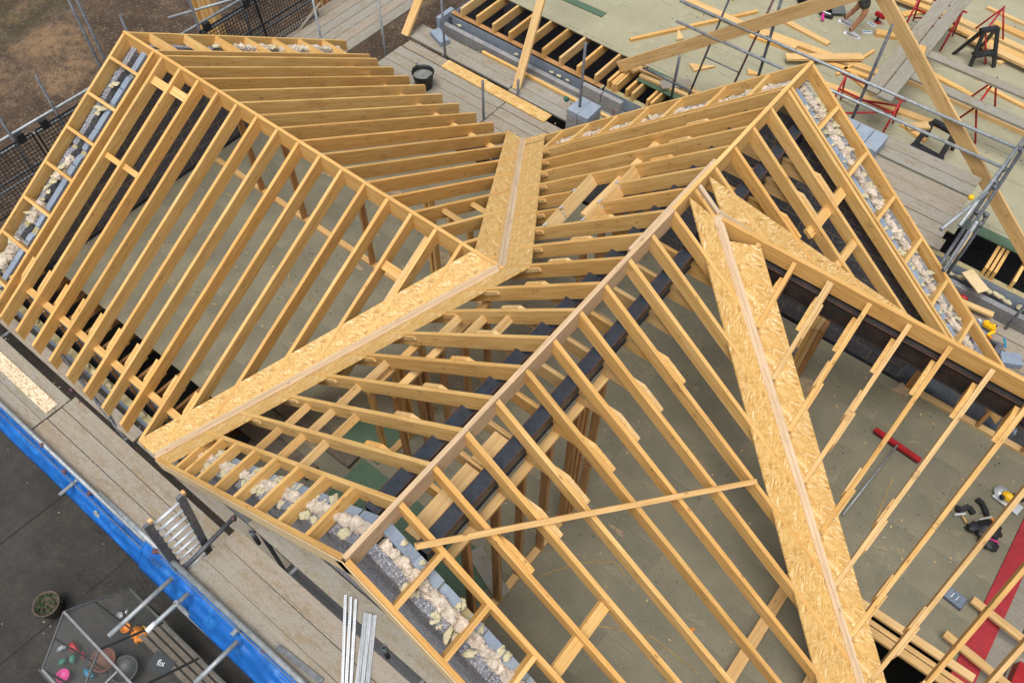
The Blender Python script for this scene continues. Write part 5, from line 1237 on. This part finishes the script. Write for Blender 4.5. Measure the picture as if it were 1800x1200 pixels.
for i, (x, y, m, n, s) in enumerate([(-3.02, -6.2, RED, 'red', .12), (-3.15, -6.30, GALV, 'silver', .08), (-2.9, -6.3, GREENP, 'teal', .08), (-2.55, -6.28, TEAL, 'blue', .10), (-2.75, -5.45, GREENP, 'green', .07), (-2.85, -5.4, WHITE, 'white', .04), (-2.45, -5.38, YEL, 'yellow', .05), (-2.98, -6.42, GREENP, 'dark green', .08), (-2.82, -6.18, RED, 'small red', .06)]):
    o = blob('garden_clutter', (x, y, ZG+.1), (s*.8, s*.4, s*.4), m, None, .9, 12, 3, rz=i*1.1); tag(o, n+' piece of garden clutter seen through the greenhouse glass', 'clutter')
cb = thing('chalk_board', 'black board with white handwriting leaning inside the greenhouse', 'board', (-1.72, -5.55, ZG+.3))
box('board', (-1.66, -5.52, ZG+.5), (.34, .22, .01), simple('board_black', (.012, .018, .025), .6), cb, .2)
text3('fix', (-1.66, -5.52, ZG+.514), .12, WHITE, cb, Matrix.Rotation(.45, 4, 'Z'))
# coil of old chicken wire: many thin loops
vs = []; fs = []
def wire(pts, r=.003):
    for a, b in zip(pts[:-1], pts[1:]):
        a = V(a); b = V(b); d = (b-a).normalized(); s = d.cross(V((0, 0, 1))).normalized()*r; u = V((0, 0, r)); k = len(vs)
        vs.extend([a-s, a+u, a+s, b-s, b+u, b+s]); fs.extend([(k, k+1, k+4, k+3), (k+1, k+2, k+5, k+4)])
for i in range(13):
    for j in range(20):
        x = -4.0+.115*j; y = -4.78-.07*i; x, y = x+.16*mn.noise(V((x*1.5, y*2, 0))), y+.16*mn.noise(V((x*1.5, y*2, 7))); z = ZG+.10+.22*mn.noise(V((x*2, y*3, 5)))
        o2 = .035
        wire([(x, y, z), (x+.035, y+o2*.7, z+.01), (x+.075, y+o2*.7, z+.01), (x+.11, y, z), (x+.075, y-o2, z)])
o = link('chicken_wire', mesh('chicken_wire', vs, fs, DARKF), Matrix(), None); tag(o, 'tangle of old chicken wire netting lying below the blue sheeting', 'wire netting')
o = tube('garden_cane', (-4.35, -4.95, ZG+.1), (-3.7, -4.8, ZG+.25), .008, DARKF, None, 6, False); tag(o, 'dark thin stick lying beside the wire netting', 'stick')
# joints of the yard slabs
for a, b in (((-5.9, -6.6), (-5.2, -4.2)), ((-4.6, -7.9), (-3.0, -5.1)), ((-3.75, -7.2), (-3.6, -5.75)), ((-5.35, -6.0), (-5.28, -4.7))):
    pass
yj = thing('yard_joint', 'dark straight joint between the yard slabs at the lower left', 'joint', (-5.3, -5.4, ZG))
beam('joint_line', (-5.36, -6.6, ZG+.004), (-5.25, -4.6, ZG+.004), .018, .003, HOLE, yj); beam('joint_line', (-3.74, -7.6, ZG+.004), (-3.55, -4.8, ZG+.004), .012, .003, HOLE, yj)

# ================================================================ SITE LITTER
def chips(name, n, area_, z, mat, smin, smax, label, ok=lambda x, y: True):
    vs = []; fs = []
    for i in range(n):
        x, y = random.uniform(area_[0], area_[1]), random.uniform(area_[2], area_[3])
        if not ok(x, y) or mn.noise(V((x*.9, y*.9, 4))) < -.12: continue
        s_ = random.uniform(smin, smax); a = random.random()*6.28; d = V((math.cos(a), math.sin(a), 0))*s_; e = V((-d.y, d.x, 0))*random.uniform(.12, .6); k = len(vs); p = V((x, y, z)); t = V((0, 0, random.uniform(.003, .010)))
        vs += [p-d-e, p+d-e*random.random(), p+d*random.random()+e, p-d+e*.5]; vs += [v+t for v in vs[-4:]]
        fs += [(k+4, k+5, k+6, k+7), (k, k+1, k+5, k+4), (k+1, k+2, k+6, k+5), (k+2, k+3, k+7, k+6), (k+3, k, k+4, k+7)]
    o = link(name, mesh(name, vs, fs, mat), Matrix(), None, 'stuff'); o['label'] = label
chips('wood_chips', 900, (-6.2, 6.3, -2.7, 3.2), ZD+.004, WOODP, .004, .020, 'tiny timber chips and splinters on the floor between the rafters', lambda x, y: y > -2.1 and (x < 5 or y > .2))
chips('dirt_crumbs', 1200, (-6.2, 6.3, -2.7, 3.2), ZD+.004, HOLE, .003, .011, 'dark crumbs of dirt on the floor between the rafters', lambda x, y: y > -2.1 and (x < 5 or y > .2))
chips('wood_chips', 900, (-5.5, 6.4, 6.95, 13.5), ZD+.004, WOODP, .006, .030, 'timber chips scattered over the pale deck')
chips('dirt_crumbs', 500, (-5.5, 6.4, 6.95, 13.5), ZD+.004, HOLE, .004, .014, 'dark crumbs on the pale deck')
chips('mortar_crumbs', 500, (-6.3, -.5, 4.0, 5.7), ZS+.006, MORTAR, .004, .02, 'mortar crumbs on the back scaffold boards')
chips('mortar_crumbs', 350, (-8, 0, -4.5, -3.9), ZS+.006, MORTAR, .003, .012, 'mortar crumbs on the lower front scaffold boards')
GLUE = simple('yellow_glue', (.30, .215, .08), .7, 0, .4, 6)
for pts in ([(2.15, -1.95), (2.45, -1.50), (2.75, -1.25), (2.95, -1.30)], [(3.0, -2.0), (3.6, -1.7), (4.2, -1.72)], [(2.2, .6), (2.6, .65), (3.0, .5)], [(-5.2, -1.8), (-4.4, -1.82), (-3.9, -1.7)], [(-3.9, -.4), (-3.4, -.8), (-2.9, -.75)], [(4.9, 1.9), (4.95, 1.4), (5.0, 1.1)], [(-2.2, 1.9), (-1.4, 2.0), (-.8, 1.9)]):
    for a, c_ in zip(pts[:-1], pts[1:]): beam('glue_line', (*a, ZD+.006), (*c_, ZD+.006), random.uniform(.008, .02), .003, GLUE, fl)
for pts in ([(-1.9, 8.1), (-1.5, 8.3), (-1.45, 8.6)], [(-4.4, 9.6), (-3.9, 9.5)], [(3.6, 7.6), (4.4, 7.3)]):
    for a, c_ in zip(pts[:-1], pts[1:]): beam('glue_line', (*a, ZD+.006), (*c_, ZD+.006), .012, .003, simple('fresh_glue', (.55, .48, .22), .6), nd)
for i, a in enumerate([(-3.0, 9.9, -1.9, 9.7), (-2.9, 10.6, -1.2, 10.9), (-1.0, 9.7, .2, 9.55), (.9, 9.0, 1.5, 8.75), (2.1, 12.6, 4.2, 12.4), (2.0, 9.95, 2.9, 9.8), (3.0, 10.2, 4.6, 10.0), (2.2, 8.3, 2.7, 8.15), (-1.4, 11.7, -.6, 12.1), (.9, 11.3, 1.3, 11.9)]):
    plank(*a, ZD+.002, random.uniform(.07, .15), .045, (WOODP, WOOD)[i % 2], ['pale timber far up at the top edge of the deck, left part', 'pale timber crossing behind the top of the pole ladder', 'short timber above the long plank pair on the deck', 'short timber end by the left trestle board', 'timber lying across the heap in the top right corner', 'offcut just right of the grey trestle boards', 'timber between the hop-up and the upper grey board', 'offcut at the lower end of the red trestle', 'timber at the top edge left of the worker', 'timber behind the leaning rafter near its top'][i])
